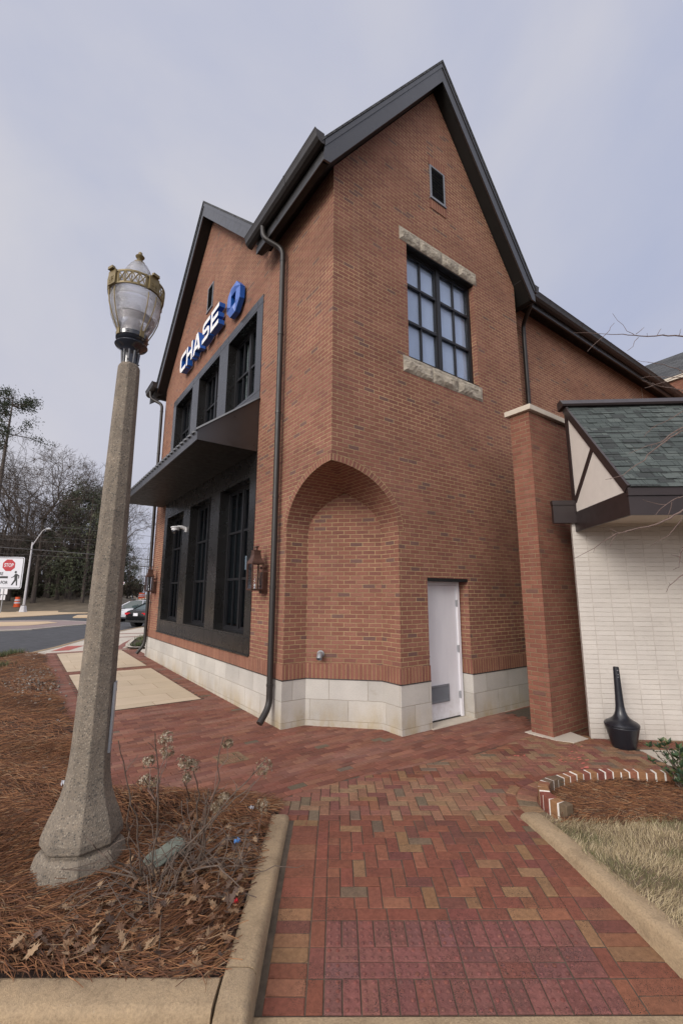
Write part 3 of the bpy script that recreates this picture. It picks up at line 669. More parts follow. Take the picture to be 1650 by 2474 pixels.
tag(needles('pine_straw', q, lambda x, y: 0.030+0.012*np.sin(x*9)*np.cos(y*8), 0.10, 0.24, 0.0042, 0.03, SP*0.92, flow(-0.6, 0.4, 1.2), pw), 'brown pine straw inside the curved brick edging', 'pine straw', kind='stuff')
# dormant lawn: short blond blades over green stubble
n = 30000; q = scatter(LAWN, n)
hgt = NR.uniform(0.025, 0.06, n); lean = NR.normal(0, 0.028, (n, 2))+np.array([0.012, -0.006])+0.02*np.stack([np.sin(q[:, 0]*9+q[:, 1]*5), np.cos(q[:, 1]*8)], 1)
ang = NR.random(n)*PI; pr = np.stack([np.cos(ang), np.sin(ang)], 1)*0.0022; z0 = 0.035+0.012*np.sin(q[:, 0]*5)*np.cos(q[:, 1]*4)
V = np.zeros((n, 3, 3)); V[:, 0, :2] = q+pr; V[:, 1, :2] = q-pr; V[:, 2, :2] = q+lean; V[:, 0, 2] = V[:, 1, 2] = z0-0.004; V[:, 2, 2] = z0+hgt
gp = np.array([(0.38, 0.30, 0.18), (0.30, 0.235, 0.135), (0.47, 0.385, 0.245), (0.19, 0.16, 0.080), (0.125, 0.125, 0.056)])
pn = np.sin(q[:, 0]*4.0+1)*np.cos(q[:, 1]*5.0)+0.5*np.sin(q[:, 0]*11+q[:, 1]*7); ci = np.clip((NR.random(n)*3.2+np.where(pn < -0.05, 1.9, 0)+0.8*(NR.random(n) < .3)).astype(int), 0, 4)
tag(npmesh('dormant_grass', V.reshape(-1, 3), np.arange(n*3).reshape(-1, 3), M['straw'], gp[ci]*NR.uniform(0.8, 1.2, (n, 1))), 'blond dormant grass behind the right kerb', 'grass', kind='stuff')
# oak leaves lying on the straw
OAK = [(0, -1), (.12, -.55), (.42, -.6), (.28, -.3), (.62, -.12), (.3, .05), (.5, .42), (.2, .4), (0, .95), (-.22, .42), (-.48, .45), (-.3, .08), (-.6, -.1), (-.26, -.3), (-.4, -.58), (-.1, -.55)]
mb = MB(); cols = []
LC = [(0.180, 0.108, 0.060), (0.135, 0.072, 0.042), (0.225, 0.148, 0.088), (0.105, 0.066, 0.046), (0.185, 0.098, 0.050), (0.085, 0.055, 0.042)]
lq = scatter([st(-1.5, -1.58), st(-0.2, -1.58), st(-0.2, -0.2), st(-0.9, 0.0), st(-1.2, -0.9)], 480)
for x, y in lq:
    sc_ = random.uniform(0.022, 0.050); a = random.random()*2*PI; tx, ty = random.gauss(0, .45), random.gauss(0, .45); z = float(bedz(x, y))+random.uniform(0.035, 0.075); cu = random.uniform(0.2, 1.2)
    vs = [(x, y, z+0.004)]
    for u, v in OAK:
        u2_, v2_ = (u*math.cos(a)-v*math.sin(a))*sc_, (u*math.sin(a)+v*math.cos(a))*sc_
        vs.append((x+u2_, y+v2_, max(z+u2_*tx+v2_*ty+cu*u*u*sc_*0.6, float(bedz(x+u2_, y+v2_))+0.004)))
    k = len(OAK); mb.add(vs, [[0, 1+i, 1+(i+1) % k] for i in range(k)]); c = random.choice(LC); f = random.uniform(.75, 1.25); cols += [tuple(q_*f for q_ in c)]*k
tag(mb.build('oak_leaf_litter', M['leaf'], cols=cols), 'tan lobed oak leaves strewn over the straw near the kerb corner', 'dry leaves', kind='stuff')

# ================================================================== BANK BUILDING
bank = thing('bank_building', 'two storey red brick bank with two steep dark gables and an arched corner niche', 'building')
FA = lambda y, z, d=0.0: (d, y, z)          # face A lies in x = 0, d > 0 goes inside
FB = lambda x, z, d=0.0: (x, d, z)          # face B lies in y = 0
a_, k_ = 1.275, 1.69; zsp, rz_ = 3.0, 0.90; ZT = 0.925
arcq = [(a_*math.cos(t), zsp+rz_*math.sin(t)) for t in [i*PI/2/20 for i in range(21)]]     # springing -> apex at the corner
YC, YA, YR = 6.235, 10.2, 2.27
PAN0, PAN1, PZ0, PZ1 = 2.508, 9.034, 0.925, 8.075
rev = []
mb = MB()
outer = [(PAN0, ZT), (a_, ZT)] + arcq + [(0, 8.91), (1.2, 8.91), (YR, 8.9), (YC, 12.72), (YA, 8.9), (YA, ZT), (PAN1, ZT), (PAN1, PZ1), (PAN0, PZ1)]
mb.holed(outer, [], lambda y, z: FA(y, z))
mb.quad((0, PAN0, 0.7), (0, PAN1, 0.7), (0, PAN1, ZT), (0, PAN0, ZT))
mb.build('wall', M['brick'], bank)
WX0, WX1, WZ0, WZ1 = 1.605, 3.505, 6.065, 8.307
DX0, DX1, DZ = 1.885, 2.885, 2.275
XB = 4.985
mb = MB()
outer = [(DX0, ZT), (DX0, DZ), (DX1, DZ), (DX1, ZT), (XB, ZT), (XB, 8.91), (2.5, 12.40), (0, 8.91)] + arcq[::-1] + [(a_, ZT)]
mb.holed(outer, [[(WX0, WZ0), (WX1, WZ0), (WX1, WZ1), (WX0, WZ1)]], lambda x, z: FB(x, z))
# brick reveals of window and door
RD = 0.15
mb.quad(FB(WX1, WZ0), FB(WX1, WZ0, RD), FB(WX1, WZ1, RD), FB(WX1, WZ1)); mb.quad(FB(WX0, WZ0, RD), FB(WX0, WZ0), FB(WX0, WZ1), FB(WX0, WZ1, RD))
mb.quad(FB(DX1, ZT), FB(DX1, ZT, 0.24), FB(DX1, DZ, 0.24), FB(DX1, DZ)); mb.quad(FB(DX0, ZT, 0.24), FB(DX0, ZT), FB(DX0, DZ), FB(DX0, DZ, 0.24))
mb.quad((XB, 0, ZT), (XB, 0.45, ZT), (XB, 0.45, 8.95), (XB, 0, 8.91))
mb.build('wall', M['brick'], bank)
mb = MB(); mb.quad((XB, 0.45, ZT), (15.3, 0.45, ZT), (15.3, 0.45, 9.0), (XB, 0.45, 9.0)); mb.build('wall', M['brick'], bank)
mb = MB()     # hidden rear and end walls close the volume
mb.quad((0.0, 10.2, 0), (15.3, 10.2, 0), (15.3, 10.2, 9), (0.0, 10.2, 9)); mb.quad((15.3, 0.45, 0), (15.3, 10.2, 0), (15.3, 10.2, 9), (15.3, 6.2, 12.7), (15.3, 0.45, 9)); mb.build('wall', M['brick'], bank)
# ---- niche: two jambs square to the walls, a chamfer wall, and a groined brick soffit
q_ = k_-a_
mb = MB()
mb.quad((0, a_, ZT), (q_, a_, ZT), (q_, a_, zsp), (0, a_, zsp), uv=[(0, ZT), (q_, ZT), (q_, zsp), (0, zsp)])
mb.quad((a_, q_, ZT), (a_, 0, ZT), (a_, 0, zsp), (a_, q_, zsp), uv=[(q_, ZT), (0, ZT), (0, zsp), (q_, zsp)])
# chamfer wall
top = [(y, z) for y, z in arcq if y >= k_/2]
ridge = (k_/2, zsp+rz_*math.sqrt(1-(k_/2/a_)**2))
pl = [(q_, a_, ZT), (a_, q_, ZT)] + [(y, k_-y, z) for y, z in top] + [(ridge[0], ridge[0], ridge[1])] + [(k_-y, y, z) for y, z in top[::-1]]
mb.quad(*pl, uv=[((p[0]-p[1])/math.sqrt(2), p[2]) for p in pl])
mb.build('niche_wall', M['brick'], bank)
mb = MB(); arc = 0.0
for (y0, z0), (y1, z1) in zip(arcq[:-1], arcq[1:]):
    ds = math.hypot(y1-y0, z1-z0)
    d0, d1 = min(k_-y0, y0), min(k_-y1, y1)
    A = [(0, y0, z0), (d0, y0, z0), (d1, y1, z1), (0, y1, z1)]; B = [(0, arc), (d0, arc), (d1, arc+ds), (0, arc+ds)]
    if d1 < 1e-6: A = A[:3]; B = B[:3]
    mb.quad(*A, uv=B); mb.quad(*[(p[1], p[0], p[2]) for p in A][::-1], uv=B[::-1]); arc += ds
mb.build('niche_soffit', M['soffitbrick'], bank)
# voussoir ring, a few millimetres proud of both faces
mb = MB(); arc = 0
for i in range(20):
    (y0, z0), (y1, z1) = arcq[i], arcq[i+1]; t0, t1 = i*PI/40, (i+1)*PI/40; ds = math.hypot(y1-y0, z1-z0); e = 0.105
    o0, o1 = ((a_+e)*math.cos(t0), zsp+(rz_+e)*math.sin(t0)), ((a_+e)*math.cos(t1), zsp+(rz_+e)*math.sin(t1))
    uvq = [(arc, 0), (arc, .11), (arc+ds, .11), (arc+ds, 0)]
    P = [(-0.004, y0, z0), (-0.004, *o0), (-0.004, *o1), (-0.004, y1, z1)]; mb.quad(*P, uv=uvq); mb.quad(*[(p[1], p[0], p[2]) for p in P][::-1], uv=uvq[::-1]); arc += ds
mb.build('arch_ring', M['rowlock'], bank)
# ---- soldier course and limestone base follow the whole plan outline
def band(name, mat, e, z0, z1, topcap=True, zlow=None):
    zl = (lambda y: z0)
    paths = [[(-e, YA+e), (-e, a_-e), (k_-1.414*e-(a_-e), a_-e), (a_-e, k_-1.414*e-(a_-e)), (a_-e, -e), (DX0-e*0.0, -e), (DX0, 0.24)],
             [(DX1, 0.24), (DX1, -e), (XB+e, -e), (XB+e, 0.45-e), (15.3, 0.45-e)]]
    mb = MB()
    for P in paths:
        dist = 0.0
        for p, q in zip(P[:-1], P[1:]):
            L = math.hypot(q[0]-p[0], q[1]-p[1]); n = max(1, int(L/1.0)) if zlow is None else 12
            for i in range(n):
                u0, u1 = i/n, (i+1)/n
                A = (p[0]+(q[0]-p[0])*u0, p[1]+(q[1]-p[1])*u0); B = (p[0]+(q[0]-p[0])*u1, p[1]+(q[1]-p[1])*u1)
                mb.quad((*A, z0), (*B, z0), (*B, z1), (*A, z1), uv=[(dist+L*u0, z0), (dist+L*u1, z0), (dist+L*u1, z1), (dist+L*u0, z1)])
            dist += L
            dx, dy = (q[0]-p[0])/L, (q[1]-p[1])/L; nx, ny = -dy*(e+0.03), dx*(e+0.03)
            if topcap: mb.quad((*p, z1), (*q, z1), (q[0]-0+nx, q[1]+ny, z1+0.006), (p[0]+nx, p[1]+ny, z1+0.006))
    return mb.build(name, mat, bank)
band('brick_band', M['soldier'], 0.016, 0.703, ZT)
band('base_flashing', M['flash'], 0.024, 0.690, 0.7025, True)
band('stone_base', M['stone'], 0.018, -0.3, 0.690)
# ---- metal window surround on face A
OPY = [(2.785, 4.36), (4.935, 6.50), (7.07, 8.72)]; LOZ, HIZ = (1.27, 4.235), (6.02, 7.85)
holes = [[(y0, z0), (y1, z0), (y1, z1), (y0, z1)] for y0, y1 in OPY for z0, z1 in (LOZ, HIZ)]
mb = MB(); SU = -0.012
mb.holed([(PAN0, PZ0), (PAN1, PZ0), (PAN1, PZ1), (PAN0, PZ1)], holes, lambda y, z: FA(y, z, SU))
DEP = 0.30
for h in holes:
    for i in range(4):
        p, q = h[i], h[(i+1) % 4]; mb.quad(FA(*p, SU), FA(*q, SU), FA(*q, DEP), FA(*p, DEP))
for p, q in (((PAN0, PZ0), (PAN0, PZ1)), ((PAN1, PZ1), (PAN1, PZ0)), ((PAN0, PZ1), (PAN1, PZ1))): mb.quad(FA(*p, SU), FA(*q, SU), FA(*q, 0.1), FA(*p, 0.1))
mb.box((-0.04, PAN0-0.005, PZ0-0.012), (0.03, PAN1+0.005, PZ0+0.012))
sur = mb.build('window_surround', M['bronze'], bank)
mb = MB(); g = 0.004
def gro(y0, z0, y1, z1): mb.box((SU-0.0015, y0-g, z0-g), (SU+0.01, y1+g, z1+g))
for z in (1.235, 4.30, 5.96, 7.90): gro(PAN0, z, PAN1, z)
for y0, y1 in OPY:
    for y in (y0-0.02, y1+0.02): gro(y, PZ0+0.02, y, 1.23); gro(y, 4.31, y, 4.66); gro(y, 7.91, y, PZ1)
mb.build('panel_joint', M['groove'], sur)
def window(fn, w, h, rows, parent, pane='glass', extra=None, d0=0.0):
    """double sash unit; fn(a,b,d): a across, b up, d inward"""
    mb = MB(); F = 0.055
    def bx(a0, a1, b0, b1, e0, e1): mb.box((a0, b0, e0), (a1, b1, e1), frame=fn)
    bx(0, F, 0, h, d0, d0+0.09); bx(w-F, w, 0, h, d0, d0+0.09); bx(F, w-F, h-F, h, d0, d0+0.09); bx(F, w-F, 0, F, d0, d0+0.09)
    c = w/2; bx(c-0.045, c+0.045, F, h-F, d0-0.002, d0+0.088)
    for s0, s1 in ((F, c-0.045), (c+0.045, w-F)):
        f = 0.032
        bx(s0, s0+f, F, h-F, d0+0.02, d0+0.075); bx(s1-f, s1, F, h-F, d0+0.02, d0+0.075); bx(s0+f, s1-f, h-F-f, h-F, d0+0.02, d0+0.075); bx(s0+f, s1-f, F, F+f, d0+0.02, d0+0.075)
        mid = (s0+s1)/2; bx(mid-0.016, mid+0.016, F+f, h-F-f, d0+0.025, d0+0.07)
    for i in range(1, rows):
        b = h*i/rows+(0.05 if rows == 3 else 0)
        bx(F, c-0.045, b-0.024, b+0.024, d0+0.012, d0+0.078); bx(c+0.045, w-F, b-0.024, b+0.024, d0+0.012, d0+0.078)
    o = mb.build('window', M['frame'], parent)
    mb = MB(); mb.box((F, F, d0+0.052), (w-F, h-F, d0+0.056), frame=fn); mb.build('pane', M[pane], o)
    if extra: extra(o, d0)
    return o
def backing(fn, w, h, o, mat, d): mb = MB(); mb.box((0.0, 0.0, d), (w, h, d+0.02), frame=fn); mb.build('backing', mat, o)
fnB = lambda a, b, d: (WX0+a, d, WZ0+b)
def exB(o, d):
    mb = MB(); mb.box((0.03, 0.03, d+0.10), (WX1-WX0-0.03, WZ1-WZ0-0.03, d+0.11), frame=fnB); mb.build('blind', M['blind'], o)
window(fnB, WX1-WX0, WZ1-WZ0, 3, bank, 'glassb', exB, RD-0.03)
for i, (y0, y1) in enumerate(OPY):
    for j, (z0, z1) in enumerate((LOZ, HIZ)):
        fn = (lambda Y, Z: (lambda a, b, d: (d, Y-a, Z+b)))(y1, z0); w, h = y1-y0, z1-z0
        def ex(o, d, fn=fn, w=w, h=h, j=j, i=i):
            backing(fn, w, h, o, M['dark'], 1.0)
            if j == 1:
                mb = MB()
                for q in range(7):
                    a = 0.12+q*(w-0.2)/7; mb.box((a, 0.06, d+0.14), (a+0.05, h-0.06, d+0.15), frame=fn)
                mb.build('curtain', M['curtain'], o)
            elif i == 0:
                mb = MB(); mb.box((0.42, 1.95, d+0.3), (0.52, h-0.3, d+0.32), frame=fn); mb.box((0.78, 1.95, d+0.3), (0.93, h-0.3, d+0.32), frame=fn); mb.build('curtain', M['greencurtain'], o)
                mb = MB(); mb.box((0.86, 1.22, d+0.07), (1.06, 1.5, d+0.075), frame=fn); mb.build('notice', M['signwhite'], o)
        window(fn, w, h, 3 if j == 0 else 2, bank, 'glass', ex, DEP-0.10)
# ---- canopy: a wedge with a ribbed roof
CY0, CY1 = PAN0+0.0, 9.46
mb = MB(); cn = [(-0.013, 4.69), (-1.166, 4.69), (-1.166, 4.874), (-0.013, 5.77)]
mb.prism(cn, lambda x, z, y: (x, y, z), CY0, CY1); can = mb.build('canopy', M['bronze2'], bank)
mb = MB(); n = 30
sl_ = (5.77-4.874)/(1.166-0.013)
for i in range(n):
    y = CY0+0.02+(CY1-CY0-0.04)*i/(n-1); f0, f1 = y-0.035, y+0.035
    pts = [(-1.20, 4.874-0.034*sl_), (-0.02, 5.765)]
    P = [(x, yy, z+h) for (x, z) in pts for yy, h in ((f0-0.03, 0.004), (f0, 0.045), (f1, 0.045), (f1+0.03, 0.004))]
    mb.add(P, [[0, 1, 5, 4], [1, 2, 6, 5], [2, 3, 7, 6], [0, 3, 2, 1], [4, 5, 6, 7]])
mb.build('canopy_roof', M['bronze2'], can)
mb = MB()
for i in range(17):
    y = CY0+0.03+(CY1-CY0-0.06)*i/17; mb.box((-1.14, y, 4.684), (-0.02, y+(CY1-CY0-0.06)/17-0.004, 4.6895))
mb.build('canopy_soffit', M['soffit'], can)
# ---- rough stone lintel and sill
def rough(name, x0, x1, z0, z1, n, mat, parent, proud=0.05):
    o = None; rnd = random.Random(hash(name) % 99+3); ed = [x0]+sorted(x0+(x1-x0)*(i+rnd.uniform(-.12, .12))/n for i in range(1, n))+[x1]
    mb = MB()
    for p, q in zip(ed[:-1], ed[1:]):
        nx, nz_ = 14, 8; p += 0.003; q -= 0.003
        G_ = [[None]*(nz_+1) for _ in range(nx+1)]; vs = []
        for i in range(nx+1):
            for j in range(nz_+1):
                x, z = p+(q-p)*i/nx, z0+(z1-z0)*j/nz_; edge = i in (0, nx) or j in (0, nz_)
                d = -0.006 if edge else -(proud*(0.62+0.22*rnd.random()+0.28*math.sin(i*.55+p*7+j*.4)*math.sin(j*.8+p*3)))
                if j >= nz_-2: d = d*0.45 if not edge else d
                if j == 1 or i in (1, nx-1): d *= 0.7
                G_[i][j] = len(vs); vs.append((x, d, z))
        fs = [[G_[i][j], G_[i+1][j], G_[i+1][j+1], G_[i][j+1]] for i in range(nx) for j in range(nz_)]
        k = len(vs); per = [(p, z0), (q, z0), (q, z1), (p, z1)]; vs += [(x, 0.05, z) for x, z in per]; idx = [G_[0][0], G_[nx][0], G_[nx][nz_], G_[0][nz_]]
        fs += [[k, k+1, idx[1], idx[0]], [k+1, k+2, idx[2], idx[1]], [k+2, k+3, idx[3], idx[2]], [k+3, k, idx[0], idx[3]]]
        mb.add(vs, fs)
    return mb.build(name, mat, parent)
rough('stone_lintel', 1.43, 3.60, 8.312, 8.588, 4, M['rock'], bank); rough('stone_sill', 1.46, 3.60, 5.744, 6.045, 3, M['rock'], bank, 0.06)
mb = MB(); mb.box((WX0, 0.0, WZ0-0.018), (WX1, RD, WZ0+0.004)); mb.build('window_ledge', M['frame'], bank)
mb = MB(); mb.box((WX0, 0.002, WZ1-0.02), (WX1, RD, WZ1+0.003)); mb.build('window_head', M['soffit'], bank)
# ---- louvred gable vents
def louvre(fn, w, h, parent):
    mb = MB(); f = 0.035
    for b in ((0, f, 0, h), (w-f, w, 0, h), (f, w-f, h-f, h), (f, w-f, 0, f)): mb.box((b[0], b[2], -0.025), (b[1], b[3], 0.04), frame=fn)
    mb.box((-0.02, -0.03, -0.035), (w+0.02, 0.0, 0.02), frame=fn)
    o = mb.build('gable_vent', M['greypaint'], parent)
    mb = MB(); mb.box((f, f, 0.0), (w-f, h-f, 0.006), frame=fn); n = 13
    for i in range(n):
        b = f+(h-2*f)*i/n; P = [(f, b, -0.022), (w-f, b, -0.022), (w-f, b+0.035, -0.003), (f, b+0.035, -0.003)]; mb.quad(*[fn(*p) for p in P])
        P = [(f, b-0.006, -0.022), (w-f, b-0.006, -0.022), (w-f, b, -0.022), (f, b, -0.022)]; mb.quad(*[fn(*p) for p in P])
    mb.build('slats', M['groove'], o); return o
louvre(lambda a, b, d: (2.294+a, d, 9.705+b), 0.422, 0.758, bank)
louvre(lambda a, b, d: (d, 6.21-a, 9.70+b), 0.43, 0.745, bank)
mb = MB()   # soldier bricks over and under each vent
for z0, z1 in ((10.475, 10.69), (9.46, 9.665)):
    mb.quad((2.275, -0.012, z0), (2.735, -0.012, z0), (2.735, -0.012, z1), (2.275, -0.012, z1), uv=[(0.005, 0.70), (.465, 0.70), (.465, .92), (0.005, .92)])
    mb.quad((2.275, 0, z0), (2.735, 0, z0), (2.735, -0.012, z0), (2.275, -0.012, z0)); mb.quad((2.735, -0.012, z0), (2.735, 0, z0), (2.735, 0, z1), (2.735, -0.012, z1))
mb.quad((-0.006, 6.24, 10.46), (-0.006, 5.75, 10.46), (-0.006, 5.75, 10.67), (-0.006, 6.24, 10.67), uv=[(0, .7), (.49, .7), (.49, .92), (0, .92)])
mb.build('vent_brick', M['soldier'], bank)
# ---- roofs. Gable over face B: boxed eaves following the pitch, shingles on top
def gable(name, sec, fn, d0, d1):
    mb = MB(); mb.prism(sec, fn, d0, d1); return mb.build(name, M['bronze2'], bank)
SB = [(-0.36, 8.56), (-0.25, 8.565), (2.5, 12.40), (5.25, 8.565), (5.36, 8.56), (5.36, 8.90), (2.5, 12.86), (-0.36, 8.90)]
fB = lambda x, z, y: (x, y, z)
rb = gable('roof', SB[:], fB, -0.27, -0.235)
SBi = [(-0.34, 8.60), (-0.25, 8.585), (2.5, 12.42), (5.25, 8.585), (5.34, 8.60), (5.34, 8.90), (2.5, 12.85), (-0.34, 8.90)]
mb = MB(); mb.prism(SBi, fB, -0.235, -0.001); mb.build('roof_soffit', M['soffit'], rb)
mb = MB(); mb.prism([(-0.36, 8.56), (-0.25, 8.575), (0.02, 8.95), (0.02, 9.2), (-0.36, 8.90)], fB, -0.2, 2.12); mb.prism([(5.36, 8.56), (5.25, 8.575), (4.97, 8.95), (4.97, 9.2), (5.36, 8.90)], fB, -0.2, 0.45); mb.build('eave', M['soffit'], rb)
mb = MB(); mb.box((-0.374, -0.272, 8.55), (-0.36, 2.13, 8.70)); mb.box((5.36, -0.272, 8.55), (5.374, 0.3, 8.70)); mb.build('fascia', M['bronze2'], rb)
mb = MB()   # drip moulding along the rake
for sx_, x0, x1, z0, z1 in ((1, -0.36, 2.5, 8.90, 12.86), (1, 5.36, 2.5, 8.90, 12.86)):
    mb.prism([(x0, z0-0.11), (x1, z1-0.11), (x1, z1+0.004), (x0, z0+0.004)], fB, -0.285, -0.268)
mb.build('rake_trim', M['bronze2'], rb)
def shingles(sec, fn, d0, d1, parent): mb = MB(); mb.prism(sec, fn, d0, d1); return mb.build('shingles', M['shingle'], parent)
shingles([(-0.42, 8.835), (2.5, 12.868), (2.5, 12.93), (-0.42, 8.885)], fB, -0.30, 2.15, rb)
shingles([(0.04, 9.46), (2.5, 12.868), (2.5, 12.93), (0.04, 9.52)], fB, 2.15, 7.5, rb)
shingles([(5.42, 8.835), (2.5, 12.868), (2.5, 12.93), (5.42, 8.885)], fB, -0.30, 7.5, rb)
# Gable over face A
fA = lambda y, z, x: (x, y, z)
SA = [(YR+0.06, 8.96), (YC, 12.72), (10.43, 8.69), (10.52, 8.68), (10.52, 9.06), (YC, 13.15), (YR+0.06, 9.36)]
mb = MB(); mb.prism(SA, fA, -0.30, -0.265); ra = mb.build('roof', M['bronze2'], bank)
mb = MB(); mb.prism([(y, z-0.01 if z > 9.0 and i > 3 else z+0.012) for i, (y, z) in enumerate(SA)], fA, -0.265, -0.001); mb.build('roof_soffit', M['soffit'], ra)
mb = MB()
for y0, z0 in ((YR+0.06, 9.36), (10.52, 9.06)): mb.prism([(y0, z0-0.11), (YC, 13.04), (YC, 13.154), (y0, z0+0.004)], fA, -0.315, -0.298)
mb.build('rake_trim', M['bronze2'], ra)
mb = MB(); mb.prism([(10.52, 8.68), (10.43, 8.69), (10.19, 8.93), (10.19, 9.2), (10.52, 9.06)], fA, -0.2, 12); mb.build('eave', M['soffit'], ra)
shingles([(10.60, 8.975), (YC, 13.16), (YC, 13.22), (10.60, 9.03)], fA, -0.33, 15.3, ra); shingles([(YR-0.1, 9.205), (YC, 13.16), (YC, 13.22), (YR-0.1, 9.265)], fA, -0.33, 15.3, ra)
shingles([(0.10, 9.05), (2.4, 10.5), (2.4, 10.56), (0.10, 9.11)], fA, 5.3, 15.3, ra)
mb = MB(); mb.prism([(0.12, 8.84), (0.45, 8.985), (0.45, 9.3), (0.12, 9.1)], fA, 5.2, 15.3); mb.build('eave', M['soffit'], ra)
mb = MB(); mb.box((XB+0.01, 0.08, 8.83), (15.3, 0.12, 8.95)); mb.build('fascia', M['bronze2'], ra)
# ---- gutters (half-round lip) and round downspouts
def gutter(fn, s0, s1, parent):
    """fn(o,h,s): o outward from the fascia, h up"""
    prof = [(0.0, 0.0), (0.045, -0.005), (0.10, 0.02), (0.14, 0.07), (0.15, 0.13), (0.165, 0.18), (0.175, 0.2), (0.165, 0.205), (0.15, 0.19), (0.0, 0.19)]
    mb = MB(); mb.prism(prof, lambda a, b, d: fn(a, b, d), s0, s1)
    s = s0+1.0*(1 if s1 > s0 else -1)
    while (s1-s)*(1 if s1 > s0 else -1) > 0.3:
        mb.prism([(o*1.03, h*1.02-0.002) for o, h in prof], lambda a, b, d: fn(a, b, d), s, s+0.02); s += 1.6*(1 if s1 > s0 else -1)
    return mb.build('gutter', M['spout'], parent)
gutter(lambda o_, h, s: (-0.376-o_, s, 8.80+h), -0.29, 2.35, bank)
gutter(lambda o_, h, s: (5.376+o_, s, 8.80+h), -0.29, 0.02, bank)
gutter(lambda o_, h, s: (-0.376-o_, s, 8.86+h), 9.96, 10.98, bank)
mb = MB(); mb.prism([(-0.374, 8.62), (0.0, 8.9), (0.0, 9.12), (-0.374, 8.98)], lambda x, z, y: (x, y, z), 10.30, 10.97); mb.build('eave_return', M['soffit'], bank)
gutter(lambda o_, h, s: (s, 0.078-o_, 8.95+h), 5.4, 15.25, bank)
def spout(pts, r=0.05):
    P = [Vector(p) for p in pts]; Q = [P[0]]
    for i in range(1, len(P)-1):   # rounded elbows
        a, b, c = P[i-1], P[i], P[i+1]; l = min(0.14, (b-a).length*0.45, (c-b).length*0.45); s, e = b+(a-b).normalized()*l, b+(c-b).normalized()*l
        Q += [s.lerp(b, t).lerp(b.lerp(e, t), t) for t in (0, .25, .5, .75, 1)]
    Q.append(P[-1]); mb = MB(); mb.tube(Q, r, 12)
    o = mb.build('downspout', M['spout'], bank, smooth=40)
    mb = MB()
    for i in range(1, len(P)-1):
        if abs((P[i+1]-P[i]).normalized().z) > 0.95:
            z = P[i].z-0.25
            while z > P[i+1].z+0.2:
                t = (P[i].z-z)/(P[i].z-P[i+1].z); c = P[i].lerp(P[i+1], t); mb.lathe([(r+0.006, c.z-0.02), (r+0.006, c.z+0.02)], (c.x, c.y), 12); z -= 1.5
    if mb.v: mb.build('bracket', M['spout'], o)
    return o
spout([(-0.44, 1.72, 8.84), (-0.43, 1.70, 8.58), (-0.11, 1.50, 8.36), (-0.10, 1.49, 0.30), (-0.30, 1.40, 0.10)])
spout([(-0.46, 10.50, 8.90), (-0.45, 10.46, 8.64), (-0.14, 10.10, 8.36), (-0.09, 10.00, 0.48), (-0.30, 10.02, 0.20)])
spout([(5.44, -0.13, 8.82), (5.46, -0.11, 8.62), (5.86, 0.355, 8.50), (5.83, 0.36, 2.0), (5.83, 0.36, 0.2)])
# ---- service door in face B
DL0, DL1, DH, DY = 1.93, 2.79, 2.165, 0.20
mb = MB(); mb.box((DL0-0.06, DY-0.03, 0.02), (DL0, DY+0.08, DZ-0.05)); mb.box((DL1, DY-0.03, 0.02), (DL1+0.06, DY+0.08, DZ-0.05)); mb.box((DL0, DY-0.03, DH), (DL1, DY+0.08, DZ-0.05)); mb.build('door_frame', M['whitepaint'], bank)
mb = MB(); mb.box((DL0+0.004, DY, 0.035), (DL1-0.004, DY+0.045, DH-0.004)); door = mb.build('door', M['door'], bank)
mb = MB()
for z in (0.36, 1.10, 1.86): mb.tube([(DL1+0.002, DY-0.022, z-0.06), (DL1+0.002, DY-0.022, z+0.06)], 0.011, 8); mb.box((DL1-0.016, DY-0.006, z-0.055), (DL1+0.02, DY-0.001, z+0.055))
mb.build('hinge', M['galv'], door)
mb = MB(); vx0, vx1, vz0, vz1 = 2.07, 2.52, 0.29, 0.56; f = 0.03
for b in ((vx0, vx1, vz1-f, vz1), (vx0, vx1, vz0, vz0+f), (vx0, vx0+f, vz0+f, vz1-f), (vx1-f, vx1, vz0+f, vz1-f)): mb.box((b[0], DY-0.02, b[2]), (b[1], DY-0.001, b[3]))
for i in range(7):
    z = vz0+f+0.03*i; mb.quad((vx0+f, DY-0.016, z), (vx1-f, DY-0.016, z), (vx1-f, DY-0.003, z+0.028), (vx0+f, DY-0.003, z+0.028))
mb.build('door_grille', M['greypaint'], door)
mb = MB(); mb.tube([(DL0+0.07, DY, 1.03), (DL0+0.07, DY-0.045, 1.03)], 0.014, 10); mb.lathe([(0.0, 1.0), (0.022, 1.01), (0.03, 1.03), (0.022, 1.05), (0, 1.06)], (DL0+0.07, DY-0.06), 12); mb.build('door_knob', M['flash'], door)
mb = MB(); mb.box((DL0-0.05, DY-0.004, 0.012), (DL1+0.05, DY+0.1, 0.034)); mb.build('door_sweep', M['flash'], door)
mb = MB(); mb.box((DX0-0.02, -0.05, -0.2), (DX1+0.02, 0.26, 0.011)); mb.build('door_sill', M['lime'], bank)
mb = MB(); mb.box((DX0, 0.0015, DZ-0.05), (DX1, 0.25, DZ+0.002)); mb.build('door_head', M['groove'], bank)
mb = MB(); mb.quad((DX0-0.1, DY+0.1, 0), (DX1+0.1, DY+0.1, 0), (DX1+0.1, DY+0.1, DZ), (DX0-0.1, DY+0.1, DZ)); mb.build('door_back', M['dark'], bank)
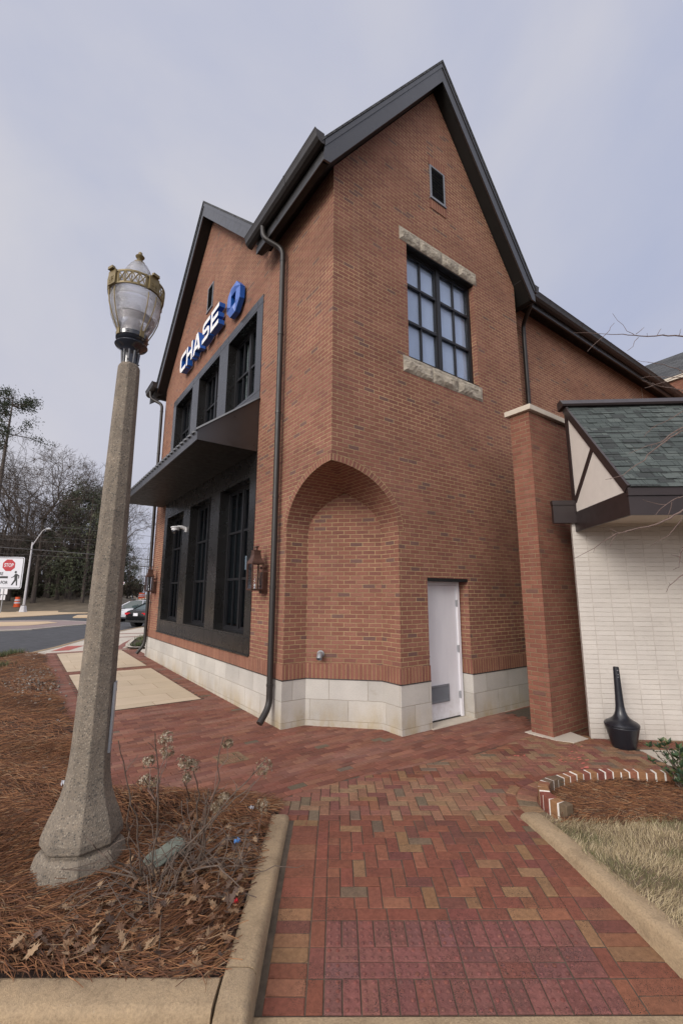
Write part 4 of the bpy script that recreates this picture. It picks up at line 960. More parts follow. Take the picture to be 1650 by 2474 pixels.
# pipe outlet in the niche
pc = Vector((0.585, k_-0.585, 1.07)); nn_ = Vector((-1, -1, 0)).normalized()
mb = MB(); mb.tube([pc-nn_*0.02, pc+nn_*0.03], 0.058, 16); mb.tube([pc+nn_*0.028, pc+nn_*0.06, pc+nn_*0.10+Vector((0, 0, -0.025)), pc+nn_*0.125+Vector((0, 0, -0.065))], [0.043, 0.046, 0.046, 0.044], 14, cap=False); mb.build('pipe_outlet', M['galv'], bank, smooth=40)
# movement joint in the wing wall
mb = MB(); mb.box((13.0, 0.443, 1.0), (13.02, 0.452, 8.95)); mb.build('movement_joint', M['lime'], bank)

# ---- sign letters and emblem on the gable
sgn = thing('wall_sign', 'raised white block letters reading CHASE with blue returns and a blue octagon emblem', 'sign', (0, 6.0, 8.4))
LET = {'C': [(1, 1), (.30, 1), (.09, .91), (0, .70), (0, .30), (.09, .09), (.30, 0), (1, 0), (1, .2), (.33, .2), (.24, .29), (.24, .71), (.33, .8), (1, .8)],
 'H': [(0, 0), (0, 1), (.22, 1), (.22, .6), (.78, .6), (.78, 1), (1, 1), (1, 0), (.78, 0), (.78, .4), (.22, .4), (.22, 0)],
 'A': [(0, 0), (.40, 1), (.66, 1), (1.06, 0), (.81, 0), (.745, .17), (.315, .17), (.25, 0)],
 'S': [(1, 1), (.25, 1), (.06, .92), (0, .72), (.06, .5), (.25, .41), (.72, .41), (.79, .36), (.79, .25), (.72, .2), (0, .2), (0, 0), (.75, 0), (.94, .08), (1, .28), (.94, .5), (.75, .6), (.28, .6), (.21, .65), (.21, .75), (.28, .8), (1, .8)],
 'E': [(0, 0), (0, 1), (1, 1), (1, .8), (.22, .8), (.22, .6), (.92, .6), (.92, .4), (.22, .4), (.22, .2), (1, .2), (1, 0)]}
AH = [(.385, .36), (.675, .36), (.53, .74)]
LH, LZ = 0.575, 8.495
for ch, ys, wl_ in (('C', 7.88, .57), ('H', 7.245, .56), ('A', 6.63, .60), ('S', 5.86, .56), ('E', 5.205, .56)):
    fn = lambda a, b, d, ys=ys, wl_=wl_: (d, ys-a*wl_-6.0+6.0, LZ+b*LH)
    mb = MB(); ol = LET[ch]; hs = [AH] if ch == 'A' else []
    mb.holed(ol, hs, lambda a, b: fn(a, b, -0.205), mi=0); mb.holed(ol, hs, lambda a, b: fn(a, b, -0.05), mi=1)
    for P in [ol]+hs:
        for i in range(len(P)): p, q = P[i], P[(i+1) % len(P)]; mb.quad(fn(*p, -0.205), fn(*q, -0.205), fn(*q, -0.05), fn(*p, -0.05), mi=1)
    o = mb.build('letter', [M['letterface'], M['blueside']]); keep(o, sgn)
    mb = MB()
    for a, b in ((0.12, 0.1), (0.12, 0.9), (0.9, 0.1)):
        c = fn(a, b, 0); mb.tube([(-0.055, c[1], c[2]), (0.0, c[1], c[2])], 0.008, 6)
    keep(mb.build('standoff', M['galv']), sgn)
c0 = (3.815, 8.655); R0 = 0.385
base = [(-.09, .34), (-.09, 1.0), (.36, 1.0), (1.0, .36), (1.0, .34)]
base = [(-.345, .375), (-.345, 1.0), (.40, 1.0), (1.0, .40), (1.0, .375)]
for r in range(4):
    ca, sa = math.cos(-r*PI/2), math.sin(-r*PI/2)
    P = [(u*ca-v*sa, u*sa+v*ca) for u, v in base]; cu, cv_ = sum(p[0] for p in P)/5, sum(p[1] for p in P)/5
    fn = lambda u, v, d: (d, c0[0]-u*R0, c0[1]+v*R0)
    mb = MB(); n = 5
    md = [((P[0][0]+P[1][0])/2, (P[0][1]+P[1][1])/2), (((P[2][0]+P[3][0])/2+P[4][0])/2, ((P[2][1]+P[3][1])/2+P[4][1])/2)]
    vs = [fn(*p, -0.165) for p in P]+[fn(*p, -0.05) for p in P]+[fn(*[md[0][k]*.9+md[1][k]*.1 for k in (0, 1)], -0.205), fn(*[md[0][k]*.35+md[1][k]*.65 for k in (0, 1)], -0.205)]
    fs = [[0, 10, 11, 4], [4, 11, 3], [3, 11, 2], [2, 11, 10, 1], [1, 10, 0]]+[[i, (i+1) % n, (i+1) % n+n, i+n] for i in range(n)]
    mb.add(vs, fs, mi=0); mb.mi[-5:] = [1]*5
    keep(mb.build('emblem_segment', [M['bluelogo'], M['blueside']]), sgn)

# ---- wall lanterns
def lantern(loc, label):
    t = thing('wall_lantern', label, 'lantern', loc, 'copper gas lanterns flanking the ground floor windows')
    w, d = 0.098, 0.098; h = 0.45
    mb = MB(); r = 0.011
    for x in (-d, d):
        for y in (-w, w): mb.box((x-r, y-r, 0), (x+r, y+r, h))
    for z in (0, h-0.02):
        for s in (-1, 1): mb.box((-d, s*w-r, z), (d, s*w+r, z+0.022)); mb.box((s*d-r, -w, z), (s*d+r, w, z+0.022))
    mb.box((-d, -w, -0.012), (d, w, 0.0)); mb.box((d+0.005, -0.05, -0.06), (0.215, 0.05, 0.30)); mb.box((d-0.01, -0.02, 0.05), (0.2, 0.02, 0.09)); mb.box((d-0.01, -0.02, 0.35), (0.2, 0.02, 0.39))
    mb.build('cage', M['copper'], t)
    pr_ = [(0.118, h-0.005), (0.112, h+0.02), (0.082, h+0.07), (0.066, h+0.13), (0.062, h+0.20), (0.070, h+0.205), (0.070, h+0.215), (0.0, h+0.22)]
    mb = MB(); mb.lathe([(a*1.36, z) for a, z in pr_], (0, 0), 4, ph=PI/4); mb.build('hood', M['copper'], t)
    mb = MB(); mb.lathe([(0.03, h+0.215), (0.03, h+0.27), (0.055, h+0.272), (0.05, h+0.285), (0, h+0.30)], (0, 0), 14); mb.build('chimney_cap', M['copper'], t, smooth=40)
    mb = MB()
    for s in (-1, 1): mb.box((-d+r, s*w-0.002, 0.02), (d-r, s*w+0.002, h-0.02)); mb.box((s*d-0.002, -w+r, 0.02), (s*d+0.002, w-r, h-0.02))
    mb.build('glass', M['clear'], t)
    mb = MB(); mb.lathe([(0.02, 0.0), (0.03, 0.03), (0.042, 0.06), (0.036, 0.11), (0.018, 0.20), (0.015, 0.24)], (0, 0), 14, cap=False); mb.build('lamp_chimney', M['clear'], t, smooth=60)
    mb = MB(); mb.tube([(0, 0, 0), (0, 0, 0.05)], 0.012, 8); mb.lathe([(0.0, 0.05), (0.02, 0.065), (0.012, 0.085), (0, 0.105)], (0, 0), 10); mb.build('burner', M['whitemetal'], t)
    return t
lan = lantern((-0.21, 1.945, 2.07), 'copper lantern on the brick beside the near downspout')
def copy_tree(o, parent=None):
    c = o.copy(); COL.objects.link(c)
    if parent: c.parent = parent
    for ch in list(o.children): copy_tree(ch, c)
    return c
l2 = copy_tree(lan); l2.location = (-0.21, 9.50, 2.07); l2['label'] = 'copper lantern at the far end of the ground floor windows'
# ---- security camera
t = thing('security_camera', 'white dome security camera on the dark pier between the ground floor windows', 'camera', (-0.012, 6.78, 3.66))
mb = MB(); mb.lathe([(0.075, -0.09), (0.085, 0.0), (0.075, 0.09)], (0, 0), 4, ph=PI/4); o = mb.build('mount_plate', M['whitemetal'], t); o.rotation_euler = (0, -PI/2, 0); o.scale = (1, 1, .35)
mb = MB(); mb.tube([(0, 0, 0.03), (-0.12, 0, 0.07), (-0.22, 0, 0.06), (-0.26, 0, 0.03)], [0.05, 0.045, 0.04, 0.035], 10); mb.lathe([(0.13, 0.035), (0.11, 0.06), (0.04, 0.08), (0, 0.082)], (-0.27, 0), 18); mb.lathe([(0.095, -0.03), (0.10, 0.0), (0.10, 0.04)], (-0.27, 0), 18); mb.build('housing', M['whitemetal'], t, smooth=40)
mb = MB(); mb.lathe([(0.0, -0.12), (0.05, -0.105), (0.08, -0.07), (0.088, -0.028)], (-0.27, 0), 18); mb.build('dome', M['blackgloss'], t, smooth=True)

# ================================================================== PILLAR, WHITE BUILDING, NEIGHBOUR
pil = thing('brick_pillar', 'tall red brick pillar with a pale stone cap between the bank and the white wall', 'pillar')
mb = MB(); mb.box((3.0, -1.29, -0.2), (9.0, -0.95, 4.965)); mb.build('shaft', M['pillarbrick'], pil)  # only the near end is seen; the long run behind is added to shade the alley
mb = MB(); mb.box((2.935, -1.355, 4.965), (3.75, -0.885, 5.055)); mb.box((3.756, -1.355, 4.965), (9.05, -0.885, 5.055)); bevel(mb.build('cap', M['lime'], pil), 0.006)
WO = np.array([3.364, -1.568]); WD_ = np.array([0.7711, -0.6367]); WN = np.array([-0.6367, -0.7711])
def wf(s, o, z): p = WO+WD_*s+WN*o; return (float(p[0]), float(p[1]), z)
wb = thing('white_building', 'white painted brick shop with a green shingled mansard roof and brown trim', 'building')
WL = 9.0
W0 = 0.065
mb = MB(); mb.quad(wf(W0, 0, -0.2), wf(WL, 0, -0.2), wf(WL, 0, 3.2), wf(W0, 0, 3.2), uv=[(W0, -0.2), (WL, -0.2), (WL, 3.2), (W0, 3.2)])
mb.quad(wf(W0+.04, -.14, -0.2), wf(W0, 0, -0.2), wf(W0, 0, 3.2), wf(W0+.04, -.14, 3.2), uv=[(-.15, -.2), (0, -.2), (0, 3.2), (-.15, 3.2)]); mb.quad(wf(W0+.9, -.5, -0.2), wf(W0+.04, -.14, -0.2), wf(W0+.04, -.14, 3.2), wf(W0+.9, -.5, 3.2)); mb.quad(wf(W0+.9, -6, -0.2), wf(W0+.9, -.5, -0.2), wf(W0+.9, -.5, 3.2), wf(W0+.9, -6, 3.2)); mb.quad(wf(WL, -6, -0.2), wf(W0+.9, -6, -0.2), wf(W0+.9, -6, 3.2), wf(WL, -6, 3.2)); mb.quad(wf(WL, 0, -0.2), wf(WL, -6, -0.2), wf(WL, -6, 3.2), wf(WL, 0, 3.2))
mb.build('wall', M['whitebrick'], wb)
EO, ES = 1.48, 0.12
fw_ = lambda o, z, s: wf(s, o, z)
ez = 3.31
mb = MB(); mb.prism([(EO-0.03, 2.97), (EO, 2.97), (EO, ez-0.10), (EO-0.03, ez-0.10)], fw_, ES, WL); mb.prism([(EO-0.03, ez-0.10), (EO+0.022, ez-0.10), (EO+0.022, ez), (EO-0.03, ez)], fw_, ES-0.01, WL); mb.prism([(-0.0, 2.97), (EO-0.03, 2.97), (EO-0.03, ez-0.04), (0.0, ez-0.04)], fw_, ES-0.001, ES+0.03)
mb.build('fascia', M['browntrim'], wb)
mb = MB(); mb.prism([(0.0, 3.09), (EO-0.03, 3.02), (EO-0.03, 3.04), (0.0, 3.11)], fw_, ES+0.03, WL); mb.build('soffit', M['beige'], wb)
mb = MB(); mb.prism([(0.0, 3.05), (0.03, 3.05), (0.03, 3.10), (0.0, 3.10)], fw_, 0.3, WL); mb.build('soffit_mould', M['beige'], wb)
RT = 5.03
mb = MB(); mb.prism([(EO+0.04, ez), (0.0, RT), (-0.06, RT), (EO-0.05, ez)], fw_, ES+0.02, WL); rf = mb.build('mansard_roof', M['greenshingle'], wb)
# shingle butts: raised courses on the slope
mb = MB(); n = 15
for i in range(n):
    u0, u1 = i/n, (i+1)/n; A = (EO+0.04-(EO+0.04)*u0, ez+(RT-ez)*u0); B = (EO+0.04-(EO+0.04)*u1, ez+(RT-ez)*u1)
    s = ES+0.02; nx, nz_ = 0.75, 0.66
    x = s
    while x < 6.0:
        w = random.choice((0.09, 0.13, 0.19, 0.27)); h = random.choice((0.006, 0.012, 0.017))
        P = [(x, A[0]+nx*h, A[1]+nz_*h), (x+w-.004, A[0]+nx*h, A[1]+nz_*h), (x+w-.004, B[0]+nx*.003, B[1]+nz_*.003), (x, B[0]+nx*.003, B[1]+nz_*.003), (x, A[0], A[1]), (x+w-.004, A[0], A[1])]
        mb.add([wf(q[0], q[1], q[2]) for q in P], [[0, 1, 2, 3], [4, 5, 1, 0], [4, 0, 3], [1, 5, 2]]); x += w
mb.build('shingle_courses', M['greenshingle'], rf)
mb = MB(); mb.prism([(0.10, RT-0.03), (0.115, RT+0.0), (0.02, RT+0.10), (-0.10, RT+0.09), (-0.10, RT-0.05)], fw_, ES-0.07, WL); mb.build('ridge_flashing', M['browntrim'], wb)
mb = MB(); mb.prism([(0.02, ez-0.05), (EO-0.06, ez-0.05), (0.02, RT-0.06)], fw_, ES, ES+0.015); mb.quad(*[wf(WL, o_, z) for o_, z in ((0, 2.97), (EO, 2.97), (EO, ez), (0, RT))]); mb.build('gable_panel', M['panelwhite'], wb)
mb = MB()
def strip(p, q, w, e=0.012):
    d = np.array(q)-np.array(p); L = np.linalg.norm(d); n_ = np.array([-d[1], d[0]])/L*w/2; P = [tuple(np.array(a)+n_*s) for a, s in ((p, 1), (q, 1), (q, -1), (p, -1))]
    mb.prism(P, fw_, ES-e, ES+0.012)
strip((0.045, ez-0.06), (0.045, RT-0.05), 0.10); strip((EO+0.0, ez-0.015), (0.0, RT-0.045), 0.11, 0.02); strip((0.09, ez+0.12), (0.80, ez+0.80), 0.085)
mb.build('timber_trim', M['browntrim'], wb)
mb = MB(); mb.prism([(0.0, 3.10), (0.07, 3.10), (0.07, 3.38), (0.0, 3.38)], fw_, -0.22, 0.30); mb.prism([(0.0, 3.38), (0.085, 3.38), (0.085, 3.45), (0.0, 3.45)], fw_, -0.23, 0.31); mb.build('fascia_return', M['browntrim'], wb)
mb = MB(); mb.quad(wf(W0+.3, -0.06, 3.21), wf(WL, -0.06, 3.21), wf(WL, -6, 3.21), wf(W0+.9, -6, 3.21)); mb.quad(wf(ES+.02, -0.06, 3.21), wf(WL, -0.06, 3.21), wf(WL, -0.06, RT), wf(ES+.02, -0.06, RT)); mb.build('roof_deck', M['browntrim'], wb)
nb = thing('neighbouring_building', 'brick gabled wing with a pale coping and dark shingled roof beyond the bank eave', 'building')
mb = MB(); mb.box((15.32, -7, 0), (17.0, 0.36, 9.80)); mb.build('wall', M['pillarbrick'], nb)
mb = MB(); mb.box((15.22, -7, 9.80), (15.65, 0.46, 9.93)); mb.build('coping', M['lime'], nb)
mb = MB(); mb.prism([(15.7, 9.75), (20.2, 13.05), (24.7, 9.75)], lambda x, z, y: (x, y, z), -6, 2.75); mb.build('roof', M['shingle'], nb)

# ---- black cigarette receptacle by the white wall
bp_ = wf(0.335, 0.34, 0.0)
t = thing('cigarette_receptacle', 'black bottle shaped smoking receptacle standing by the white brick wall', 'ash bin', bp_)
mb = MB(); mb.lathe([(0.13, 0.0), (0.14, 0.006), (0.165, 0.10), (0.20, 0.235), (0.208, 0.265), (0.204, 0.272)], (0, 0), 36); mb.build('bucket', M['plastic'], t, smooth=40)
mb = MB(); mb.lathe([(0.206, 0.274), (0.214, 0.282), (0.213, 0.298), (0.19, 0.322), (0.145, 0.345), (0.105, 0.375), (0.078, 0.415), (0.062, 0.465), (0.054, 0.53), (0.048, 0.65), (0.042, 0.82), (0.038, 1.0), (0.036, 1.03), (0.028, 1.035)], (0, 0), 36); o = mb.build('neck', M['plastic'], t, smooth=40)
mb = MB()
vdir = -(WN); 
for z, w, h in ((0.985, 0.03, 0.012), (0.90, 0.032, 0.008), (0.93, 0.012, 0.012)):
    c = WN*0.040; mb.box((c[0]-w/2, c[1]-0.004, z), (c[0]+w/2, c[1]+0.004, z+h))
mb.build('opening', M['galv'], o)

# ================================================================== LAMP POST
lp = thing('lamp_post', 'octagonal exposed aggregate concrete lamp post with a clear acorn globe in a gold cage', 'lamp post', (LP[0], LP[1], 0))
o8 = PI/8+0.22
mb = MB()
C8 = 1/math.cos(PI/8)
prof = [(0.325, -0.1), (0.322, 0.03), (0.312, 0.07), (0.292, 0.135), (0.268, 0.160), (0.244, 0.166), (0.243, 0.176), (0.266, 0.186), (0.278, 0.20), (0.276, 0.245), (0.258, 0.30), (0.238, 0.355), (0.205, 0.43), (0.176, 0.51), (0.157, 0.60), (0.146, 0.70), (0.140, 0.82), (0.136, 1.0), (0.127, 1.6), (0.113, 2.6), (0.094, 3.95), (0.092, 4.02), (0.082, 4.045)]
# each flat has a shallow arris so the shaft reads as a chamfered octagon
mb.lathe([(r*1.0, z) for r, z in prof], (0, 0), 8, ph=o8)
sh = mb.build('shaft', M['pole'], lp); bevel(sh, 0.006, 2, 25)
mb = MB(); a = -0.28
c, s_ = math.cos(a), math.sin(a)
def lf(x, y, z): return (x*c-y*s_, x*s_+y*c, z)
mb.box((0.122, -0.045, 0.78), (0.139, 0.045, 1.30), frame=lf); mb.tube([lf(0.139, 0, 0.84), lf(0.144, 0, 0.84)], 0.008, 8); mb.tube([lf(0.139, 0, 1.24), lf(0.144, 0, 1.24)], 0.008, 8)
mb.build('access_cover', M['galv'], lp)
mb = MB(); mb.lathe([(0.062, 4.03), (0.064, 4.10), (0.072, 4.17), (0.098, 4.20), (0.132, 4.222), (0.14, 4.235), (0.132, 4.25), (0.115, 4.262), (0.13, 4.275), (0.136, 4.288), (0.13, 4.292), (0.136, 4.298), (0.139, 4.332), (0.13, 4.340)], (0, 0), 40)
for k in range(10):
    t_ = 2*PI*k/10; mb.tube([(0.062*math.cos(t_), 0.062*math.sin(t_), 4.05), (0.074*math.cos(t_), 0.074*math.sin(t_), 4.17)], 0.010, 6)
for k in range(3):
    t_ = 2*PI*k/3-2.0; mb.tube([(0.06*math.cos(t_), 0.06*math.sin(t_), 4.075), (0.082*math.cos(t_), 0.082*math.sin(t_), 4.075)], 0.007, 6); mb.tube([(0.12*math.cos(t_), 0.12*math.sin(t_), 4.315), (0.148*math.cos(t_), 0.148*math.sin(t_), 4.315)], 0.006, 6)
mb.build('fitter', M['blackgloss'], lp, smooth=35)
gp_ = [(0.1097, 4.3350), (0.1190, 4.3488), (0.1333, 4.3717), (0.1479, 4.3946), (0.1531, 4.4072), (0.1763, 4.4553), (0.1961, 4.5103), (0.2090, 4.5734), (0.2167, 4.6249), (0.2236, 4.6398), (0.2236, 4.6513), (0.2167, 4.6605), (0.2150, 4.7189), (0.2133, 4.7934), (0.2047, 4.8220), (0.1720, 4.8550), (0.1376, 4.8850), (0.1221, 4.9250), (0.1209, 4.9700), (0.1042, 5.0200), (0.0791, 5.0650), (0.0512, 5.0950), (0.0279, 5.1080)]
mb = MB(); mb.lathe(gp_+[(r-0.006, z-0.003) for r, z in gp_[::-1]], (0, 0), 56, cap=False); mb.build('globe', M['globe'], lp, smooth=50)
mb = MB(); mb.lathe([(0.10, 4.3407), (0.108, 4.3694), (0.105, 4.3980), (0.085, 4.4267), (0.05, 4.5298), (0.055, 4.6100), (0.03, 4.6444)], (0, 0), 28); mb.lathe([(0.142, 4.4473), (0.163, 4.5069), (0.168, 4.5184), (0.17, 4.5126), (0.12, 4.4725)], (0, 0), 32, cap=False); mb.build('reflector', M['innerglobe'], lp, smooth=50)
# gold cage
mb = MB(); R1 = 0.230; zb0, zb1 = 4.7189, 4.8450
def ring(z0, z1, r0, r1, n=64):
    mb.lathe([(r0, z0), (r1, z0), (r1, z1), (r0, z1), (r0, z0)], (0, 0), n, cap=False)
ring(zb0, zb0+0.018, R1-0.004, R1+0.008); ring(zb1-0.016, zb1, R1+0.004, R1+0.016)
q4 = [-1.13+k*PI/2 for k in range(4)]
for k in range(4):
    a0 = q4[k]+0.30; a1 = q4[k]+PI/2-0.30; nx = 4
    for i in range(nx):
        b0, b1 = a0+(a1-a0)*i/nx, a0+(a1-a0)*(i+1)/nx; zz = (zb0+0.012, zb1-0.012); RR_ = R1+0.006
        pt = lambda a, z: ((RR_+(z-zb0)*0.06)*math.cos(a), (RR_+(z-zb0)*0.06)*math.sin(a), z)
        mb.tube([pt(b0, zz[0]), pt((b0+b1)/2, (zz[0]+zz[1])/2), pt(b1, zz[1])], 0.0055, 5); mb.tube([pt(b0, zz[1]), pt((b0+b1)/2, (zz[0]+zz[1])/2), pt(b1, zz[0])], 0.0055, 5)
        mb.tube([pt(b0, zz[0]), pt(b0, zz[1])], 0.0055, 5)
    mb.tube([pt(a1, zz[0]), pt(a1, zz[1])], 0.0055, 5)
    # solid panels either side of the cartouche
    for e0, e1 in ((-0.30, -0.18), (0.18, 0.30)):
        mb.quad(*[((R1+0.008)*math.cos(q4[k]+e), (R1+0.008)*math.sin(q4[k]+e), z) for e, z in ((e0, zb0), (e1, zb0), (e1, zb1), (e0, zb1))])
mb.build('band', M['gold'], lp)
for k in range(4):
    ca, sa = math.cos(q4[k]), math.sin(q4[k])
    def pf(u, z, d): return (ca*(R1+d)-sa*u, sa*(R1+d)+ca*u, z)
    mb = MB(); ol = [(-0.048, 4.7160), (0.048, 4.7160), (0.05, 4.8500), (0.030, 4.8550)]+[(0.030*math.cos(t_), 4.8550+0.034*math.sin(t_)) for t_ in (0.5, 1.0, 1.57, 2.1, 2.6)]+[(-0.030, 4.8550), (-0.05, 4.8500)]
    mb.prism(ol, lambda u, z, d: pf(u, z, d), 0.004, 0.022)
    mb.prism([(-0.034, 4.8550), (0.034, 4.8550), (0.03, 4.8800), (-0.03, 4.8800)], lambda u, z, d: pf(u, z, d), 0.016, 0.045)
    for t_ in range(4): mb.tube([pf(0, 4.7590, 0.024), pf(0.026*math.cos(t_*PI/2), 4.7590+0.03*math.sin(t_*PI/2), 0.024)], 0.004, 5)
    for sgx in (-1, 1):
        for sgz in (-1, 1): mb.tube([pf(0.012*sgx, 4.7590+0.018*sgz, 0.023), pf(0.03*sgx, 4.7590+0.028*sgz, 0.023)], 0.003, 5)
    mb.build('cartouche', M['gold'], lp)
    mb = MB()
    for s in (-1, 1):
        mb.tube([pf(0.042*s, 4.6845, 0.008), pf(0.040*s, 4.6559, 0.010), pf(0.036*s, 4.5596, -0.004), pf(0.029*s, 4.4634, -0.036), pf(0.020*s, 4.3831, -0.070), pf(0.014*s, 4.3390, -0.090)], 0.0055, 6)
    mb.prism([(-0.018, 4.3510), (0.018, 4.3510), (0.021, 4.2909), (-0.021, 4.2909)], lambda u, z, d: pf(u, z, d), -0.096, -0.086)
    mb.build('strap', M['gold'], lp, smooth=50)
mb = MB(); mb.lathe([(0.050, 5.0940), (0.050, 5.1040), (0.030, 5.1080), (0.018, 5.1160), (0.026, 5.1260), (0.028, 5.1330), (0.016, 5.1400), (0.019, 5.1500), (0.036, 5.1620), (0.041, 5.1720), (0.036, 5.1780), (0.022, 5.1820), (0.020, 5.1880), (0.023, 5.1960), (0.017, 5.2060), (0.018, 5.2140), (0.010, 5.2230), (0, 5.2270)], (0, 0), 28); mb.build('finial', M['gold'], lp, smooth=40)

# ================================================================== PLANTS NEAR THE CAMERA
def wob(P, k, n=3):
    """subdivide a polyline with a little wander"""
    P = [Vector(p) for p in P]; out = [P[0]]
    for a, b in zip(P[:-1], P[1:]):
        L = (b-a).length
        for i in range(1, n+1):
            t = i/n; out.append(a.lerp(b, t)+(Vector((random.gauss(0, 1), random.gauss(0, 1), random.gauss(0, .6)))*k*L if i < n else Vector()))
    return out
sh_ = thing('dried_hydrangea', 'leafless dry hydrangea with tall bare stems and papery brown flower heads beside the lamp post', 'shrub', (-2.35, -1.3, 0))
ST = {'s1': [(-2.52,-1.43,0.05),(-2.61,-1.57,0.47),(-2.72,-1.68,0.78),(-2.82,-1.8,1.09)], 's2': [(-2.45,-1.49,0.05),(-2.51,-1.67,0.52),(-2.57,-1.82,0.88),(-2.64,-1.95,1.14)],
 's3': [(-2.18,-1.56,0.05),(-2.21,-1.76,0.47),(-2.22,-1.91,0.68),(-2.25,-2.1,1.09)], 's4': [(-2.37,-1.43,0.05),(-2.2,-1.75,0.43),(-2.1,-2.01,0.71),(-2.01,-2.25,0.96)],
 's5': [(-2.21,-1.3,0.05),(-2.06,-1.62,0.42),(-1.92,-1.9,0.69)], 's6': [(-2.1,-1.17,0.05),(-2.13,-1.38,0.48),(-2.23,-1.49,0.71),(-2.32,-1.58,0.80)],
 's7': [(-2.56,-1.29,0.05),(-2.63,-1.44,0.39),(-2.69,-1.59,0.71)], 's8': [(-2.32,-1.01,0.05),(-2.38,-1.18,0.39),(-2.46,-1.29,0.55),(-2.55,-1.39,0.69)],
 's9': [(-2.1,-1.47,0.05),(-2.17,-1.63,0.41),(-2.21,-1.78,0.67)], 's10': [(-1.87,-0.38,0.05),(-1.95,-0.51,0.21),(-2.02,-0.65,0.32)]}
mb = MB(); rr = 0.0062
for k, P in ST.items():
    Q = wob(P, 0.02, 4); mb.tube(Q, [rr*(1-0.55*i/len(Q)) for i in range(len(Q))], 6)
    for _ in range(3):
        i = random.randrange(3, len(Q)-2); p = Q[i]; e = p+Vector((random.gauss(0, .05), random.gauss(0, .05), random.uniform(.03, .1))); mb.tube(wob([p, e], .06, 3), [.003, .0025, .002, .0015], 5)
for bx, by, n in ((-2.45, -1.46, 22), (-2.2, -1.5, 16), (-2.05, -1.25, 14), (-2.0, -1.75, 14), (-2.5, -1.75, 12)):
    for _ in range(n):     # low arching twigs
        a = random.random()*2*PI; L = random.uniform(.18, .55); h = random.uniform(.03, .3); b = Vector((bx+random.gauss(0, .05), by+random.gauss(0, .05), 0.03))
        mb.tube(wob([b, b+Vector((math.cos(a)*L*.5, math.sin(a)*L*.5, h)), b+Vector((math.cos(a)*L, math.sin(a)*L, h*random.uniform(.2, 1.2)))], .05, 3), [.0038, .0035, .003, .0028, .0025, .002, .0014], 5)
for P in ([(-2.45, -1.55, .03), (-2.75, -1.35, .14), (-3.0, -1.28, .20)], [(-2.5, -1.5, .03), (-2.72, -1.42, .2), (-2.9, -1.4, .42)], [(-2.4, -1.6, .03), (-2.1, -1.6, .12), (-1.75, -1.7, .08)], [(-2.3, -1.5, .04), (-1.95, -1.45, .15), (-1.6, -1.35, .06)], [(-2.5, -1.62, .05), (-2.2, -1.9, .07), (-1.95, -2.05, .05)], [(-2.35, -1.45, .05), (-2.1, -1.75, .15), (-2.0, -2.0, .05)]):
    mb.tube(wob(P, .04, 4), [.0062, .006, .0058, .0055, .005, .0045, .004, .0035, .003], 6)
keep(mb.build('stem', M['bark']), sh_)
HD = [((-2.45, -1.53, .97), .055), ((-2.43, -1.50, .87), .045), ((-2.52, -1.36, .78), .045), ((-2.52, -1.28, .63), .05), ((-2.33, -1.58, .80), .055), ((-2.26, -1.55, .76), .05), ((-2.09, -1.78, .94), .038), ((-1.90, -2.0, .80), .06), ((-1.62, -1.43, .30), .06), ((-2.0, -1.55, .48), .045), ((-2.46, -1.32, .62), .04), ((-2.30, -1.57, .69), .03), ((-2.05, -1.52, .42), .04)]
HC = [(0.24, 0.185, 0.125), (0.18, 0.13, 0.08), (0.31, 0.26, 0.20), (0.14, 0.10, 0.06)]
for c, r in HD:
    mb = MB(); cols = []
    for _ in range(48):
        d = Vector((random.gauss(0, 1), random.gauss(0, 1), random.gauss(0, .8)+.2)).normalized(); p = Vector(c)+d*r*random.uniform(.55, 1.1); t1 = d.orthogonal().normalized(); t2 = d.cross(t1); a = random.random()*PI
        for q in range(4):
            b0, b1 = a+q*PI/2-.55, a+q*PI/2+.55; s = random.uniform(.008, .0125)
            mb.quad(p, p+(t1*math.cos(b0)+t2*math.sin(b0))*s+d*.003, p+(t1*math.cos((b0+b1)/2)+t2*math.sin((b0+b1)/2))*s*1.4+d*.005, p+(t1*math.cos(b1)+t2*math.sin(b1))*s+d*.003); cc = random.choice(HC); cols.append(cc)
    keep(mb.build('flower_head', M['leaf'], cols=cols), sh_)
    mb = MB()
mb = MB()
for a, b in (((-2.55, -1.75, .72), (-2.45, -1.53, .93)), ((-2.54, -1.70, .66), (-2.43, -1.5, .85)), ((-2.55, -1.72, .66), (-2.52, -1.36, .75)), ((-2.23, -1.86, .62), (-2.09, -1.78, .91)), ((-2.23, -1.49, .71), (-2.26, -1.55, .74)), ((-2.05, -1.95, .6), (-1.90, -2.0, .78)), ((-1.65, -1.40, .03), (-1.62, -1.43, .28)), ((-2.46, -1.29, .55), (-2.52, -1.28, .61)), ((-2.1, -1.45, .25), (-2.0, -1.55, .46))):
    mb.tube(wob([a, b], .05, 4), .0024, 5)
keep(mb.build('twig', M['twig']), sh_)
# ---- green rock
mb = MB(); bm = bmesh.new(); bmesh.ops.create_icosphere(bm, subdivisions=3, radius=1.0)
for v in bm.verts:
    n = v.co.normalized(); f = 1+.16*math.sin(n.x*3.1+1)*math.cos(n.y*2.7)+.07*math.sin(n.z*7+n.x*5)+random.gauss(0, .012)
    v.co = Vector((max(-.8, min(.85, n.x*1.1))*.185*f, max(-.75, n.y)*.095*f, max(-.5, min(.62, n.z))*.10*f))
mb.add([v.co for v in bm.verts], [[v.index for v in f.verts] for f in bm.faces]); bm.free()
o = mb.build('rock', M['greenrock']); o.location = (-2.335, -1.27, .055); o.rotation_euler = (0.25, -0.15, 0.35); tag(o, 'flat grey green rock lying in the straw under the dry stems', 'rock')
